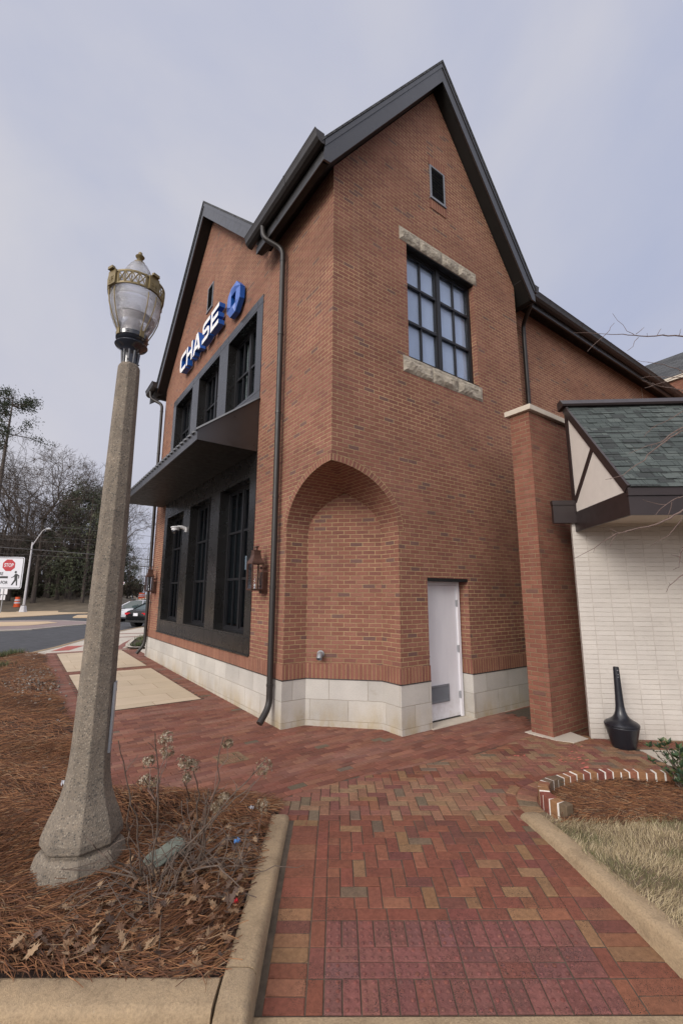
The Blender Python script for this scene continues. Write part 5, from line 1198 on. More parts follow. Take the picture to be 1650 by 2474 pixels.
# ---- litter
def lit(name, loc, sz, mat, label, cat='litter'):
    mb = MB(); n = 9; vs = []
    for i in range(n):
        for j in range(4): vs.append(((i/(n-1)-.5)*sz[0], (j/3-.5)*sz[1]+math.sin(i*1.9)*sz[1]*.12, math.sin(i*1.3+j*2.1)*sz[2]+abs(math.sin(i*.8))*sz[2]))
    mb.add(vs, [[i*4+j, (i+1)*4+j, (i+1)*4+j+1, i*4+j+1] for i in range(n-1) for j in range(3)]); o = mb.build(name, mat); o.location = loc; o.rotation_euler = (0, 0, random.random()*3); return tag(o, label, cat)
lit('bottle_cap', (-1.83, -1.44, .10), (.045, .03, .012), M['bluelitter'], 'crumpled bit of blue plastic on the straw near the left kerb')
lit('paper_scrap', (-1.50, -0.97, .09), (.045, .025, .01), M['litter'], 'white paper scrap on the straw at the far end of the left kerb')
lit('paper_scrap', (-2.72, 3.35, .08), (.12, .02, .01), M['litter'], 'thin white paper strip on the straw beyond the lamp post')
lit('paper_scrap', (-2.82, 0.62, .09), (.09, .04, .02), M['litter'], 'white paper scrap half buried to the left behind the lamp post')
lit('wrapper', (-2.10, -2.06, .08), (.03, .02, .01), M['signred'], 'tiny red wrapper on the straw close to the left kerb')
mb = MB(); cols = []
for _ in range(150):
    x, y = -2.88+random.gauss(0, .12), 1.58+random.gauss(0, .13); r = random.uniform(.008, .022); mb.lathe([(r*.6, float(bedz(x, y))), (r, float(bedz(x, y))+r*.8), (r*.6, float(bedz(x, y))+r*1.5)], (x, y), 5, ph=random.random()); g_ = random.choice([.42, .55, .30, .2]); cols += [(g_, g_*.95, g_*.9)]*(2*5+2)
tag(mb.build('pebbles', M['leaf'], cols=cols), 'small heap of pale pebbles on the straw left of the lamp post', 'pebbles', kind='stuff')
mb = MB(); cols = []
for _ in range(420):
    x, y = -2.95+random.gauss(0, .22), 7.6+random.gauss(0, 1.3); r = random.uniform(.012, .03); z = float(bedz(x, y)); mb.lathe([(r*.6, z), (r, z+r*.8), (r*.6, z+r*1.4)], (x, y), 5, ph=random.random()); g_ = random.choice([.20, .26, .16, .12]); cols += [(g_, g_*.93, g_*.82)]*12
tag(mb.build('gravel', M['leaf'], cols=cols), 'thin grey gravel patch in the far straw bed along the brick walk', 'gravel', kind='stuff')
# ---- curved brick edging on the right
ed = thing('brick_edging', 'low curved edging of upright bricks with white mortar round the right bed', 'edging', (1.5, -2.5, 0))
def along(P, step):
    out = []; acc = 0; nxt = step/2
    for a, b in zip(P[:-1], P[1:]):
        L = math.hypot(b[0]-a[0], b[1]-a[1])
        while nxt <= acc+L: t = (nxt-acc)/L; out.append((a[0]+(b[0]-a[0])*t, a[1]+(b[1]-a[1])*t, (b[0]-a[0])/L, (b[1]-a[1])/L)); nxt += step
        acc += L
    return out
# smooth the arc
AP = [Vector((p[0], p[1], 0)) for p in ARC]
for _ in range(2): AP = [AP[0]]+[w for a, b in zip(AP[:-1], AP[1:]) for w in (a.lerp(b, .25), a.lerp(b, .75))]+[AP[-1]]
mb = MB(); mo = MB(); cols = []
EDG = [(0.4, (0.235, 0.115, 0.055)), (0.25, (0.17, 0.055, 0.040)), (0.2, (0.12, 0.085, 0.055)), (0.15, (0.21, 0.09, 0.05))]
ring = []
for x, y, dx, dy in along([(p.x, p.y) for p in AP], 0.1)[4:-1]:
    nx_, ny_ = dy, -dx
    if (1.6-x)*nx_+(-2.9-y)*ny_ > 0: nx_, ny_ = -nx_, -ny_
    ring.append((rect(x+nx_*0.105, y+ny_*0.105, nx_, ny_, 0.19, 0.108), pick(OLDU), 0.007))
for x, y, dx, dy in along([(p.x, p.y) for p in AP], 0.185)[2:-1]:
    nx_, ny_ = dy, -dx
    if (1.6-x)*nx_+(-2.9-y)*ny_ > 0: nx_, ny_ = -nx_, -ny_
    ring.append((rect(x+nx_*0.255, y+ny_*0.255, dx, dy, 0.215, 0.095), pick(OLDR), 0.006))
paving('curved_paving', ring, M['paver'], rampz)
AL = along([(p.x, p.y) for p in AP], 0.094)
for i, (x, y, dx, dy) in enumerate(AL):
    nx_, ny_ = -dy, dx                       # towards the inside of the bed
    if (1.6-x)*nx_+(-2.9-y)*ny_ < 0: nx_, ny_ = -nx_, -ny_
    h = 0.135+random.gauss(0, .004)
    def ef(u, v, z, x=x, y=y, dx=dx, dy=dy, nx_=nx_, ny_=ny_): return (x+dx*u+nx_*v, y+dy*u+ny_*v, z)
    mb.box((-0.038, 0.0, -0.1), (0.038, 0.10, h), frame=ef); cols += [pick(EDG)]*6
    if i < len(AL)-1: mo.box((0.038, 0.004, -0.1), (0.056, 0.096, h-0.005), frame=ef)
o = keep(mb.build('brick', M['edging'], cols=cols), ed); bevel(o, 0.006); keep(mo.build('mortar', M['mortarwhite']), ed)
# ---- evergreen shrub at the right edge
gs = thing('evergreen_shrub', 'small evergreen shrub with glossy dark leaves behind the brick edging', 'shrub', (2.35, -3.05, 0))
mb = MB(); lm = MB(); cols = []
GC = [(0.030, 0.060, 0.026), (0.040, 0.078, 0.030), (0.060, 0.098, 0.034), (0.022, 0.045, 0.024), (0.10, 0.115, 0.035)]
def leaf(p, d, s, c):
    d = d.normalized(); sd = d.cross(Vector((random.gauss(0, .5), random.gauss(0, .5), 1))).normalized(); n = sd.cross(d)
    lm.quad(p, p+d*s*.45+sd*s*.2, p+d*s-n*s*.1, p+d*s*.45-sd*s*.2); cols.append(c)
for _ in range(30):
    a = random.random()*2*PI; h = random.uniform(.12, .46); sp_ = random.uniform(.02, .30); b = Vector((2.37+random.gauss(0, .03), -3.05+random.gauss(0, .03), .05)); e = Vector((2.37+math.cos(a)*sp_, -3.05+math.sin(a)*sp_, h)); Q = wob([b, b.lerp(e, .5)+Vector((0, 0, .04)), e], .05, 3); mb.tube(Q, .004, 5)
    for q in Q[2:]:
        for _ in range(4): leaf(q, Vector((random.gauss(0, 1), random.gauss(0, 1), random.uniform(0, 1.3))), random.uniform(.04, .075), random.choice(GC))
    for _ in range(7): leaf(e, Vector((random.gauss(0, .7), random.gauss(0, .7), 1)), random.uniform(.05, .085), random.choice(GC))
keep(mb.build('stem', M['bark']), gs); keep(lm.build('foliage', M['green'], cols=cols), gs)
# ---- bare tree whose branches reach in from the right
BR = {'a':[(1.87,-3.71,4.65),(1.69,-3.59,4.66),(1.5,-3.45,4.65),(1.36,-3.35,4.67),(1.22,-3.25,4.67),(0.94,-3.05,4.68)],'a1':[(1.46,-3.42,4.66),(1.39,-3.38,4.7),(1.25,-3.32,4.88)],'a2':[(1.22,-3.25,4.67),(1.27,-3.32,4.78)],'a3':[(1.5,-3.44,4.64),(1.42,-3.35,4.5)],'a4':[(1.22,-3.25,4.67),(1.08,-3.11,4.49)],'a5':[(1.47,-3.43,4.67),(1.53,-3.49,4.74)],'a6':[(1.65,-3.55,4.65),(1.68,-3.59,4.73)],'a7':[(1.83,-3.69,4.66),(1.85,-3.71,4.73)],
'b':[(1.68,-3.72,4.18),(1.63,-3.69,4.22),(1.44,-3.57,4.27),(1.3,-3.47,4.3)],'b2':[(1.68,-3.71,4.13),(1.52,-3.59,4.14),(1.35,-3.47,4.13)],'b3':[(1.7,-3.69,4.01),(1.55,-3.59,4.04),(1.46,-3.54,4.06),(1.36,-3.47,4.1)],'b4':[(1.67,-3.71,4.16),(1.46,-3.54,4.06),(1.39,-3.47,4.03)],
'c':[(1.25,-3.79,3.64),(1.15,-3.7,3.56),(1.04,-3.6,3.49),(0.99,-3.55,3.41)],'d':[(1.27,-3.77,3.5),(1.19,-3.7,3.44),(1.13,-3.64,3.37),(1.02,-3.55,3.33),(0.89,-3.45,3.26)],'d2':[(1.27,-3.76,3.47),(1.18,-3.69,3.41),(1.08,-3.59,3.3),(0.96,-3.47,3.16),(0.88,-3.39,3.07),(0.75,-3.29,3.03)],
'e':[(0.87,-3.8,2.69),(0.79,-3.73,2.62),(0.7,-3.65,2.57),(0.56,-3.54,2.53),(0.46,-3.46,2.5),(0.37,-3.38,2.43),(0.19,-3.22,2.29)],'e2':[(0.46,-3.46,2.5),(0.42,-3.41,2.39)],'e3':[(0.46,-3.46,2.5),(0.4,-3.43,2.54)],'f':[(0.98,-3.78,2.82),(0.91,-3.73,2.79),(0.84,-3.66,2.72),(0.81,-3.62,2.66)],'f2':[(0.9,-3.72,2.77),(0.9,-3.68,2.63)],'g':[(1.0,-3.75,2.65),(0.95,-3.71,2.57),(0.91,-3.66,2.49),(0.8,-3.56,2.41)],'f3':[(0.88,-3.69,2.75),(0.71,-3.58,2.79)],
'h':[(0.9,-3.75,2.39),(0.89,-3.73,2.31),(0.9,-3.71,2.23),(0.86,-3.68,2.21)],'h2':[(0.89,-3.73,2.31),(0.83,-3.69,2.33)],'i':[(0.93,-3.72,2.17),(0.9,-3.7,2.15),(0.85,-3.65,2.09),(0.83,-3.62,2.03)]}
bt = thing('bare_tree', 'leafless young tree whose thin branches reach in front of the white building', 'tree', (2.6, -5.0, 0))
mb = MB(); TR = Vector((2.6, -5.0, 0))
def tr(z): return TR+Vector((0.02*math.sin(z*2), 0.02*math.cos(z*1.7), z))
mb.tube([tr(z) for z in (-0.1, .5, 1, 1.8, 2.6, 3.4, 4.2, 5.0, 5.8)], [.07, .062, .058, .052, .046, .038, .028, .018, .008], 10); keep(mb.build('trunk', M['bark']), bt)
mb = MB()
MAIN = {'a': 4.2, 'b': 3.8, 'b2': 3.75, 'b3': 3.6, 'b4': 3.7, 'c': 3.1, 'd': 2.95, 'd2': 2.9, 'e': 2.2, 'f': 2.3, 'g': 2.15, 'h': 1.9, 'i': 1.75}
for k, P in BR.items():
    if k in MAIN:
        Q = wob(P, .03, 3); base = tr(MAIN[k]); Q = wob([base, base.lerp(Q[0], .5)+Vector((0, 0, .05)), Q[0]], .02, 4)[:-1]+Q
        r0 = .010 if len(P) > 4 else .007; nq = len(Q); mb.tube(Q, [max(.0016, r0*(1-.86*i/nq)) for i in range(nq)], 6)
        for i in range(9, nq-1):
            if random.random() < .55:
                d = Vector((random.gauss(0, 1), random.gauss(0, 1), random.gauss(0, 1))).normalized()*random.uniform(.015, .05); mb.tube([Q[i], Q[i]+d*.6, Q[i]+d], [.0018, .0014, .0012], 4)
    else: Q = wob(P, .05, 3); mb.tube(Q, [max(.0014, .0032*(1-.6*i/len(Q))) for i in range(len(Q))], 5)
for _ in range(26):
    b = tr(random.uniform(2.6, 5.6)); a = random.uniform(-1.6, 1.9); L = random.uniform(.4, 1.0); e = b+Vector((math.cos(a)*L, math.sin(a)*L, random.uniform(.1, .6))); mb.tube(wob([b, e], .05, 5), [.008, .006, .005, .004, .003, .002], 5)
keep(mb.build('branches', M['twig']), bt)
# ---- drain grate in the new paving
gr = thing('drain_grate', 'small rusty iron drain grate set in the red brick paving', 'drain grate', (-1.06, 0.56, 0))
mb = MB()
gx0, gx1, gy0, gy1 = -1.24, -0.90, 0.41, 0.75; zg = 0.004
for b in ((gx0, gx1, gy0, gy0+.03), (gx0, gx1, gy1-.03, gy1), (gx0, gx0+.03, gy0+.03, gy1-.03), (gx1-.03, gx1, gy0+.03, gy1-.03)): mb.box((b[0], b[2], -.03), (b[1], b[3], zg))
for i in range(9): x = gx0+.045+i*(gx1-gx0-.06)/9; mb.box((x, gy0+.03, -.03), (x+.014, gy1-.03, zg-.001))
mb.box((gx0+.03, (gy0+gy1)/2-.01, -.03), (gx1-.03, (gy0+gy1)/2+.01, zg-.0005))
keep(mb.build('grating', M['iron']), gr); mb = MB(); mb.quad((gx0, gy0, zg-.0062), (gx1, gy0, zg-.0062), (gx1, gy1, zg-.0062), (gx0, gy1, zg-.0062)); keep(mb.build('sump', M['groove']), gr)

# ================================================================== STREET AND BACKGROUND
fwh = np.array([math.cos(_t), math.sin(_t)]); rth = np.array([math.sin(_t), -math.cos(_t)])
def dl(depth, lat): p = CAM[:2]+fwh*depth+rth*lat; return (float(p[0]), float(p[1]))     # metres ahead of / right of the viewpoint
near_edge = [far(*p) for p in [(-3.66, 12.81), (-3.48, 13.2), (-2.89, 13.91), (-2.15, 15.25), (-0.56, 18.9), (1.19, 22.04), (3.33, 25.51)]]
RZ = 0.07
sheet('road', [(-40, 3), (-9.6, 2.4), *near_edge, (14, 42), (60, 118), (110, 250), (60, 250), *[far(*p) for p in [(46.4, 220), (21.25, 117.6), (8.94, 67.5), (2.85, 48.6), (0.79, 47.4), (-1.4, 44.75), (-4.41, 42.1)]], (-40, 30)], RZ, M['asphalt'])
ne = near_edge
def off(P, d):
    out = []
    for i, p in enumerate(P):
        a, b = np.array(P[max(i-1, 0)]), np.array(P[min(i+1, len(P)-1)]); t_ = (b-a)/np.linalg.norm(b-a); out.append((p[0]+t_[1]*d, p[1]-t_[0]*d))
    return out
sheet('sidewalk', [(-2.57, 12.12), (-2.2, 12.12), (0.1, 12.12), (0.1, 10.25), (6, 10.25), (6, 25), (3.9, 25.0)]+ne[::-1]+[(-3.0, 13.0)], FZ, M['walk'])
mb = MB()
def strip2(P, w, z, name, mat):
    A, B = off(P, -w/2), off(P, w/2); m2 = MB()
    for i in range(len(P)-1): m2.quad((*A[i], z), (*B[i], z), (*B[i+1], z), (*A[i+1], z))
    return struct(m2.build(name, mat))
strip2(off(ne, 0.09), 0.16, FZ+.012, 'kerb', M['concrete'])
sheet('warning_tile', [far(*p) for p in [(-2.28, 13.95), (-1.66, 15.46), (-1.11, 15.32), (-1.74, 13.95)]], FZ+.005, M['redtile'], 0)
strip2([(-2.5, 12.22), (-0.3, 12.30), (0.4, 12.4)], 0.22, FZ+.004, 'brick_strip', M['bstrip'])
cl_ = [far(*p) for p in [(-0.26, 13.42), (0.44, 15.54), (1.19, 17.48), (1.48, 18.02), (3.0, 19.5)]]; strip2(cl_, 0.24, FZ+.0045, 'brick_strip', M['bstrip'])
for p, q in (((0.58, 18.35), (2.4, 17.9)), ((0.9, 20.28), (3.2, 19.7))): strip2([far(*p), far(*q)], 0.3, FZ+.005, 'brick_strip', M['bstrip'])
IS = [far(*p) for p in [(0.63, 13.02), (0.35, 12.98), (0.15, 13.15), (0.12, 13.6), (0.25, 14.3), (0.75, 16.0), (1.17, 17.19), (1.5, 17.27), (2.4, 17.0), (3.0, 13.1)]]
sheet('planting_bed', IS, FZ+.05, M['strawbed']); strip2(IS[:8], 0.14, FZ+.075, 'kerb', M['walk'])
def grassclump(name, pts, n, h, label, pal, parent=None):
    V = []; C = []
    for _ in range(n):
        x, y, z = random.choice(pts); x += random.gauss(0, .12); y += random.gauss(0, .12); a = random.random()*2*PI; w = .008; L = h*random.uniform(.5, 1); V += [(x+math.cos(a)*w, y+math.sin(a)*w, z), (x-math.cos(a)*w, y-math.sin(a)*w, z), (x+random.gauss(0, .5)*L, y+random.gauss(0, .5)*L, z+L)]; C.append(random.choice(pal))
    return tag(npmesh(name, np.array(V), np.arange(len(V)).reshape(-1, 3), M['straw'], np.array(C)), label, 'grass', kind='stuff')
GP = [(0.075, 0.105, 0.045), (0.11, 0.13, 0.055), (0.16, 0.16, 0.085), (0.055, 0.08, 0.04)]
p0 = far(1.0, 15.8); grassclump('grass_clump', [(p0[0]+.12*i, p0[1]+.25*i, FZ+.05) for i in range(6)], 260, .20, 'green grassy clump in the small bed at the far corner of the bank', GP)
p1 = far(0.45, 13.6); grassclump('grass_clump', [(p1[0]+.1*i, p1[1]+.06*i, FZ+.05) for i in range(3)], 250, .2, 'short green tuft at the near end of the small bed behind the far downspout', GP)
grassclump('grass_clump', [(-3.25-.22*i, 12.55-.28*i, FZ+.02) for i in range(7)], 900, .20, 'grey green grass along the road end of the straw bed', GP)
grassclump('grass_clump', [(-3.6-.2*i, 10.0-.1*i, FZ) for i in range(3)], 300, .18, 'low green tuft at the left edge of the far straw bed', GP)
# roundabout with brick apron
isl = [far(*p) for p in [(-14, 24.5), (-4.01, 26.0), (-2.58, 26.2), (-0.91, 28.1), (0.6, 29.6), (1.2, 31.0), (1.0, 32.4), (-0.41, 35.2), (-2.37, 36.5), (-4.27, 36.9), (-14, 33)]]
sheet('roundabout_kerb', isl, RZ+.05, M['walk'])
ci = np.mean(np.array(isl), 0); sheet('roundabout_apron', [(ci[0]+(p[0]-ci[0])*.955, ci[1]+(p[1]-ci[1])*.93) for p in isl], RZ+.056, M['apron'], .02)
sheet('roundabout_centre', [far(*p) for p in [(-14, 27.5), (-4.11, 29.6), (-2.49, 29.8), (-1.0, 31.8), (-1.5, 33.6), (-4.29, 34.6), (-14, 32)]], RZ+.07, M['tanwalk'], .02)
sheet('splitter_island', [far(*p) for p in [(0.58, 39.61), (1.27, 43.2), (4.2, 43.6), (9.0, 52), (8.6, 47), (4.78, 37.6), (3.78, 36.3), (1.83, 38.6)]], RZ+.09, M['tanwalk'], .1)
# far pavement, hill and woods
sheet('sidewalk', [far(*p) for p in [(-30, 30), (-4.41, 42.14), (-1.4, 44.75), (0.79, 47.38), (2.85, 48.6), (8.94, 67.47), (21.25, 117.6), (46.4, 220)]]+[dl(215, -100), dl(100, -50.5), dl(60, -31.5), dl(50, -30.5), dl(47, -34), dl(58, -44), dl(58, -52), dl(40, -60)], FZ, M['tanwalk'])
def hz(dp, la): return FZ-.008+(2.3*np.clip((dp-50)/20, 0, 1)**1.15)*np.clip((-la/dp-.450)/.07, 0.05, 1)+0.06*np.sin(la*.8+dp*.5)
gd = np.concatenate([np.arange(46, 80, 1.2), np.arange(80, 230, 8)]); gr_ = np.linspace(-1.7, -0.452, 60)
D_, R_ = np.meshgrid(gd, gr_, indexing='ij'); LAT = R_*D_
okm = (R_ < -.50) | (D_ > 60)
X = CAM[0]+fwh[0]*D_+rth[0]*LAT; Y = CAM[1]+fwh[1]*D_+rth[1]*LAT; Zz = hz(D_, LAT); ny = len(gr_)
ii, jj = np.nonzero(okm[:-1, :-1] & okm[1:, 1:]); Fh = np.stack([ii*ny+jj, ii*ny+jj+1, (ii+1)*ny+jj+1, (ii+1)*ny+jj], 1)
struct(npmesh('hill', np.stack([X, Y, Zz], -1).reshape(-1, 3), Fh, M['drygrass']))
# --- trees
def limbs(mb, p, d, L, r, lev, seed, tips, maxlev=5, spread=.55, sides=5, gravity=0.0):
    n = 3; Q = [p]; q = p
    for i in range(n):
        d = (d+Vector((seed.gauss(0, .11), seed.gauss(0, .11), seed.gauss(0, .07)+.03-gravity))).normalized(); q = q+d*(L/n); Q.append(q)
    mb.tube(Q, [r, r*.88, r*.76, r*.62], max(3, sides), cap=False)
    if lev >= maxlev: tips.append((q, d)); return
    k = seed.choice((2, 3)) if lev < 3 else seed.choice((2, 3, 3))
    for i in range(k):
        ax = Vector((seed.gauss(0, 1), seed.gauss(0, 1), seed.gauss(0, .6))); ax = (ax-d*ax.dot(d)).normalized(); nd = (d*(1-spread*.5)+ax*spread*seed.uniform(.6, 1.3)).normalized()
        b = Q[3] if i < 2 else Q[2]
        limbs(mb, b, nd, L*seed.uniform(.66, .86), r*(.62 if i else .7), lev+1, seed, tips, maxlev, spread, sides-1, gravity)
def bare(seed, h):
    rnd = random.Random(seed); tips = []; tk = MB(); br = MB()
    tk.tube([(0, 0, -.4), (.05, 0, h*.12), (.12, .05, h*.3)], [.30, .22, .18], 8, cap=False)
    limbs(br, Vector((.12, .05, h*.3)), Vector((rnd.gauss(0, .1), rnd.gauss(0, .1), 1)).normalized(), h*.22, .17, 0, rnd, tips, 6, .62, 6)
    for s in range(3):
        a = rnd.random()*6.28; limbs(br, Vector((.1, .04, h*(.2+.05*s))), Vector((math.cos(a), math.sin(a), .7)).normalized(), h*.16, .10, 1, rnd, tips, 6, .62, 5)
    for p, d in tips:                      # fine twig fans
        for _ in range(3):
            e = p+(d+Vector((rnd.gauss(0, .5), rnd.gauss(0, .5), rnd.gauss(0, .4)))).normalized()*rnd.uniform(.4, .9); br.tube([p, e], [.014, .008], 3, cap=False)
    return tk, br
def crownmesh(rnd, clusters, nl, size, pal):
    V = []; C = []
    for c, r in clusters:
        base = rnd.choice(pal)
        for _ in range(nl):
            d = Vector((rnd.gauss(0, 1), rnd.gauss(0, 1), rnd.gauss(0, .75))); p = Vector(c)+d*r*.5; a = Vector((rnd.gauss(0, 1), rnd.gauss(0, 1), rnd.gauss(0, 1))).normalized(); b = a.orthogonal().normalized()*size*rnd.uniform(.25, .5); a = a*size*rnd.uniform(.6, 1.1)
            V += [p-b, p+a*.5+b*.3, p+a, p+a*.4-b]; k = rnd.uniform(.65, 1.35); C.append(tuple(x*k for x in base))
    return np.array([tuple(v) for v in V]), np.arange(len(V)).reshape(-1, 4), np.array(C)
PINE = [(0.056, 0.074, 0.042), (0.070, 0.086, 0.050), (0.042, 0.054, 0.034)]
EVER = [(0.046, 0.053, 0.031), (0.058, 0.066, 0.038), (0.036, 0.041, 0.027), (0.068, 0.070, 0.044)]
def pine(seed, h):
    rnd = random.Random(seed); tk = MB(); tk.tube([(0, 0, -.4), (.1, 0, h*.4), (.05, .1, h*.8), (0, 0, h)], [.32, .26, .14, .03], 8, cap=False); cl = []
    for i in range(26):
        z = h*rnd.uniform(.72, .98); a = rnd.random()*6.28; L = (1.2-z/h)*h*.34*rnd.uniform(.4, 1.1)+.5; e = Vector((math.cos(a)*L, math.sin(a)*L, z+L*rnd.uniform(-.05, .3))); m_ = Vector((math.cos(a)*L*.5, math.sin(a)*L*.5, z+L*.02)); tk.tube([(0, 0, z), m_, e], [.07, .05, .02], 4, cap=False)
        for q in range(5): t_ = rnd.uniform(.45, 1.05); cl.append((Vector((0, 0, z)).lerp(e, t_)+Vector((rnd.gauss(0, .4), rnd.gauss(0, .4), rnd.gauss(.1, .25))), rnd.uniform(.5, .95)))
    return tk, crownmesh(rnd, cl, 48, .25, PINE)
def ever(seed, h):
    rnd = random.Random(seed); tk = MB(); tk.tube([(0, 0, -.4), (.1, 0, h*.5), (0, 0, h*.9)], [.22, .14, .04], 6, cap=False); cl = []
    for i in range(70):
        z = h*rnd.uniform(.08, 1); R = h*.24*math.sqrt(max(.03, 1-((z/h-.42)/.6)**2))*rnd.uniform(.35, 1.1); a = rnd.random()*6.28; cl.append(((math.cos(a)*R, math.sin(a)*R, z), rnd.uniform(.7, 1.5)))
        if i % 4 == 0: tk.tube([(0, 0, max(0, z-1)), (math.cos(a)*R, math.sin(a)*R, z)], [.05, .015], 3, cap=False)
    return tk, crownmesh(rnd, cl, 42, .42, EVER)
PROTO = {}
def tree(kind, h, seed, dp, la, label, scale=1.0, group='trees on the wooded hill'):
    key = (kind, seed)
    x, y = dl(dp, la); z = float(hz(np.array(dp), np.array(la)))
    nm = {'bare': 'bare_deciduous_tree', 'pine': 'pine_tree', 'ever': 'evergreen_tree'}[kind]
    t = thing(nm, label, 'tree', (x, y, z-.1), group, rz=(dp*7.3+la*3.1) % 6.28); t.scale = (scale,)*3
    if key not in PROTO:
        if kind == 'bare': tk, br = bare(seed, h); a = tk.build('trunk', M['farbark'], t); b = br.build('crown', M['farbark'], t)
        else: tk, (V, F, Cc) = (pine if kind == 'pine' else ever)(seed, h); a = tk.build('trunk', M['farbark'], t); b = npmesh('crown', V, F, M['needle'], Cc, t)
        PROTO[key] = (a, b)
    else:
        for o in PROTO[key]: c = o.copy(); COL.objects.link(c); c.parent = t
    return t
def L_(u, d): return (u-825)/1072.8*d
TREES = [('pine', 27, 1, 55, -22, 'tall leftmost pine with needle tufts drooping against the sky', 1.03),
 ('bare', 20, 11, 57, 95, 'spreading bare tree with the highest open crown left of the lamp post', 1.05), ('bare', 20, 12, 60, 150, 'bare tree with a fine rounded crown right beside the tallest bare tree', 0.98),
 ('bare', 20, 13, 58, 35, 'bare tree rising behind the white crossing sign', 1.08), ('bare', 20, 11, 66, 190, 'bare tree deep in the wood left of the concrete shaft', 0.95), ('bare', 20, 12, 68, 60, 'bare tree deep in the wood behind the street light', 1.1),
 ('bare', 20, 13, 63, 122, 'bare tree in the wood just right of the street light arm', 0.92), ('bare', 20, 12, 64, 5, 'leftmost bare tree in the wood', 1.05),
 ('ever', 15, 21, 57, 212, 'dense dark evergreen beside the concrete lamp shaft', 1.08), ('ever', 15, 22, 60, 180, 'bushy evergreen second from the concrete lamp shaft', 1.02), ('ever', 15, 21, 66, 236, 'evergreen half hidden behind the lamp shaft', 1.0),
 ('bare', 20, 11, 62, 130, 'bare tree in the middle of the wood right of the street light', 0.80), ('bare', 20, 13, 61, 172, 'bare tree standing before the bushy evergreen', 0.72), ('ever', 15, 22, 63, 70, 'low evergreen under the spreading bare tree', 0.55), ('bare', 20, 12, 60, 78, 'bare tree just behind the street light pole', 0.76), ('bare', 20, 13, 62, 22, 'bare tree right of the leftmost pine', 0.9),
 ('pine', 27, 2, 70, 232, 'pine showing over the evergreens by the lamp shaft', 0.62), 
 ('bare', 20, 13, 100, 300, 'bare tree with a fan of twigs between lamp shaft and bank', 1.15), ('bare', 20, 11, 104, 318, 'bare tree just left of the far downspout', 0.85),
 ('ever', 15, 21, 112, 288, 'dark evergreen on the hill right of the lamp shaft', 0.98), ('ever', 15, 22, 120, 304, 'rounded dark evergreen on the hill beyond the yield sign', 0.92), ('ever', 15, 21, 135, 318, 'evergreen further along the hill road', 0.85), ('ever', 15, 22, 150, 331, 'small dark evergreen at the end of the hill road', 0.75), ('ever', 15, 21, 175, 342, 'smallest evergreen far down the road', 0.62)]
for k_i, (kind, h, seed, d, u, lab, scl) in enumerate(TREES): tree(kind, h, seed, d, L_(u, d), lab, scl)
# dark undergrowth filling the wood below the crowns
rnd = random.Random(5); cl = []
for _ in range(420):
    d = rnd.uniform(62, 84); u = rnd.uniform(-260, 262); h = abs(rnd.gauss(0, 1))*2.2+.2
    x, y = dl(d, L_(u, d)); cl.append(((x, y, float(hz(np.array(d), np.array(0.0)))+h), rnd.uniform(.8, 1.9)))
for _ in range(200):
    d = rnd.uniform(100, 150); u = rnd.uniform(262, 345); x, y = dl(d, L_(u, d)); cl.append(((x, y, 2.0+abs(rnd.gauss(0, 1.6))), rnd.uniform(.8, 1.6)))
V, F, Cc = crownmesh(rnd, cl, 34, .75, [(0.050, 0.041, 0.030), (0.046, 0.046, 0.028), (0.038, 0.031, 0.024), (0.066, 0.050, 0.035)])
tag(npmesh('undergrowth', V, F, M['brush'], Cc), 'dark tangled undergrowth below the trees on the hill', 'undergrowth', kind='stuff')
mb = MB()
for i in range(330):                      # far stems and brush that read as one dark wood
    d = rnd.uniform(64, 92); u = rnd.uniform(-300, 262); x, y = dl(d, L_(u, d)); z = 1.8; h = rnd.uniform(6, 15); mb.tube([(x, y, z), (x+rnd.gauss(0, .4), y, z+h*.5), (x+rnd.gauss(0, .8), y, z+h)], [.14, .10, .03], 4, cap=False)
    for _ in range(5):
        zz_ = z+h*rnd.uniform(.3, 1); a = rnd.random()*6.28; mb.tube([(x, y, zz_), (x+math.cos(a)*1.6, y+math.sin(a)*1.6, zz_+rnd.uniform(.2, 1.6))], [.045, .012], 3, cap=False)
tag(mb.build('distant_wood', M['farbark']), 'thicket of thin bare stems deep in the wood', 'woodland', kind='stuff')
rnd2 = random.Random(9); cl = []
for _ in range(300):
    d = rnd2.uniform(86, 100); u = rnd2.uniform(-420, 262); x, y = dl(d, L_(u, d)); top = 11.5-3.0*max(0, u-150)/110; cl.append(((x, y, 2+top*rnd2.random()**.8), rnd2.uniform(1.2, 2.6)))
V, F, Cc = crownmesh(rnd2, cl, 44, 1.0, [(0.046, 0.040, 0.031), (0.038, 0.042, 0.027), (0.058, 0.049, 0.038)])
tag(npmesh('distant_wood', V, F, M['brush'], Cc), 'dark far side of the wood behind all single trees', 'woodland', kind='stuff')

cl = []
for _ in range(420):
    az = rnd2.uniform(-1.8, -0.80); d = rnd2.uniform(62, 80); p = CAM[:2]+(fwh*math.cos(-az)+rth*math.sin(az))*d; cl.append(((float(p[0]), float(p[1]), 1+15*rnd2.random()), rnd2.uniform(1.8, 3.4)))
V, F, Cc = crownmesh(rnd2, cl, 40, 1.5, [(0.030, 0.027, 0.020), (0.026, 0.032, 0.018), (0.040, 0.034, 0.026)])
tag(npmesh('distant_wood', V, F, M['brush'], Cc), 'wood carrying on along the road further left', 'woodland', kind='stuff')
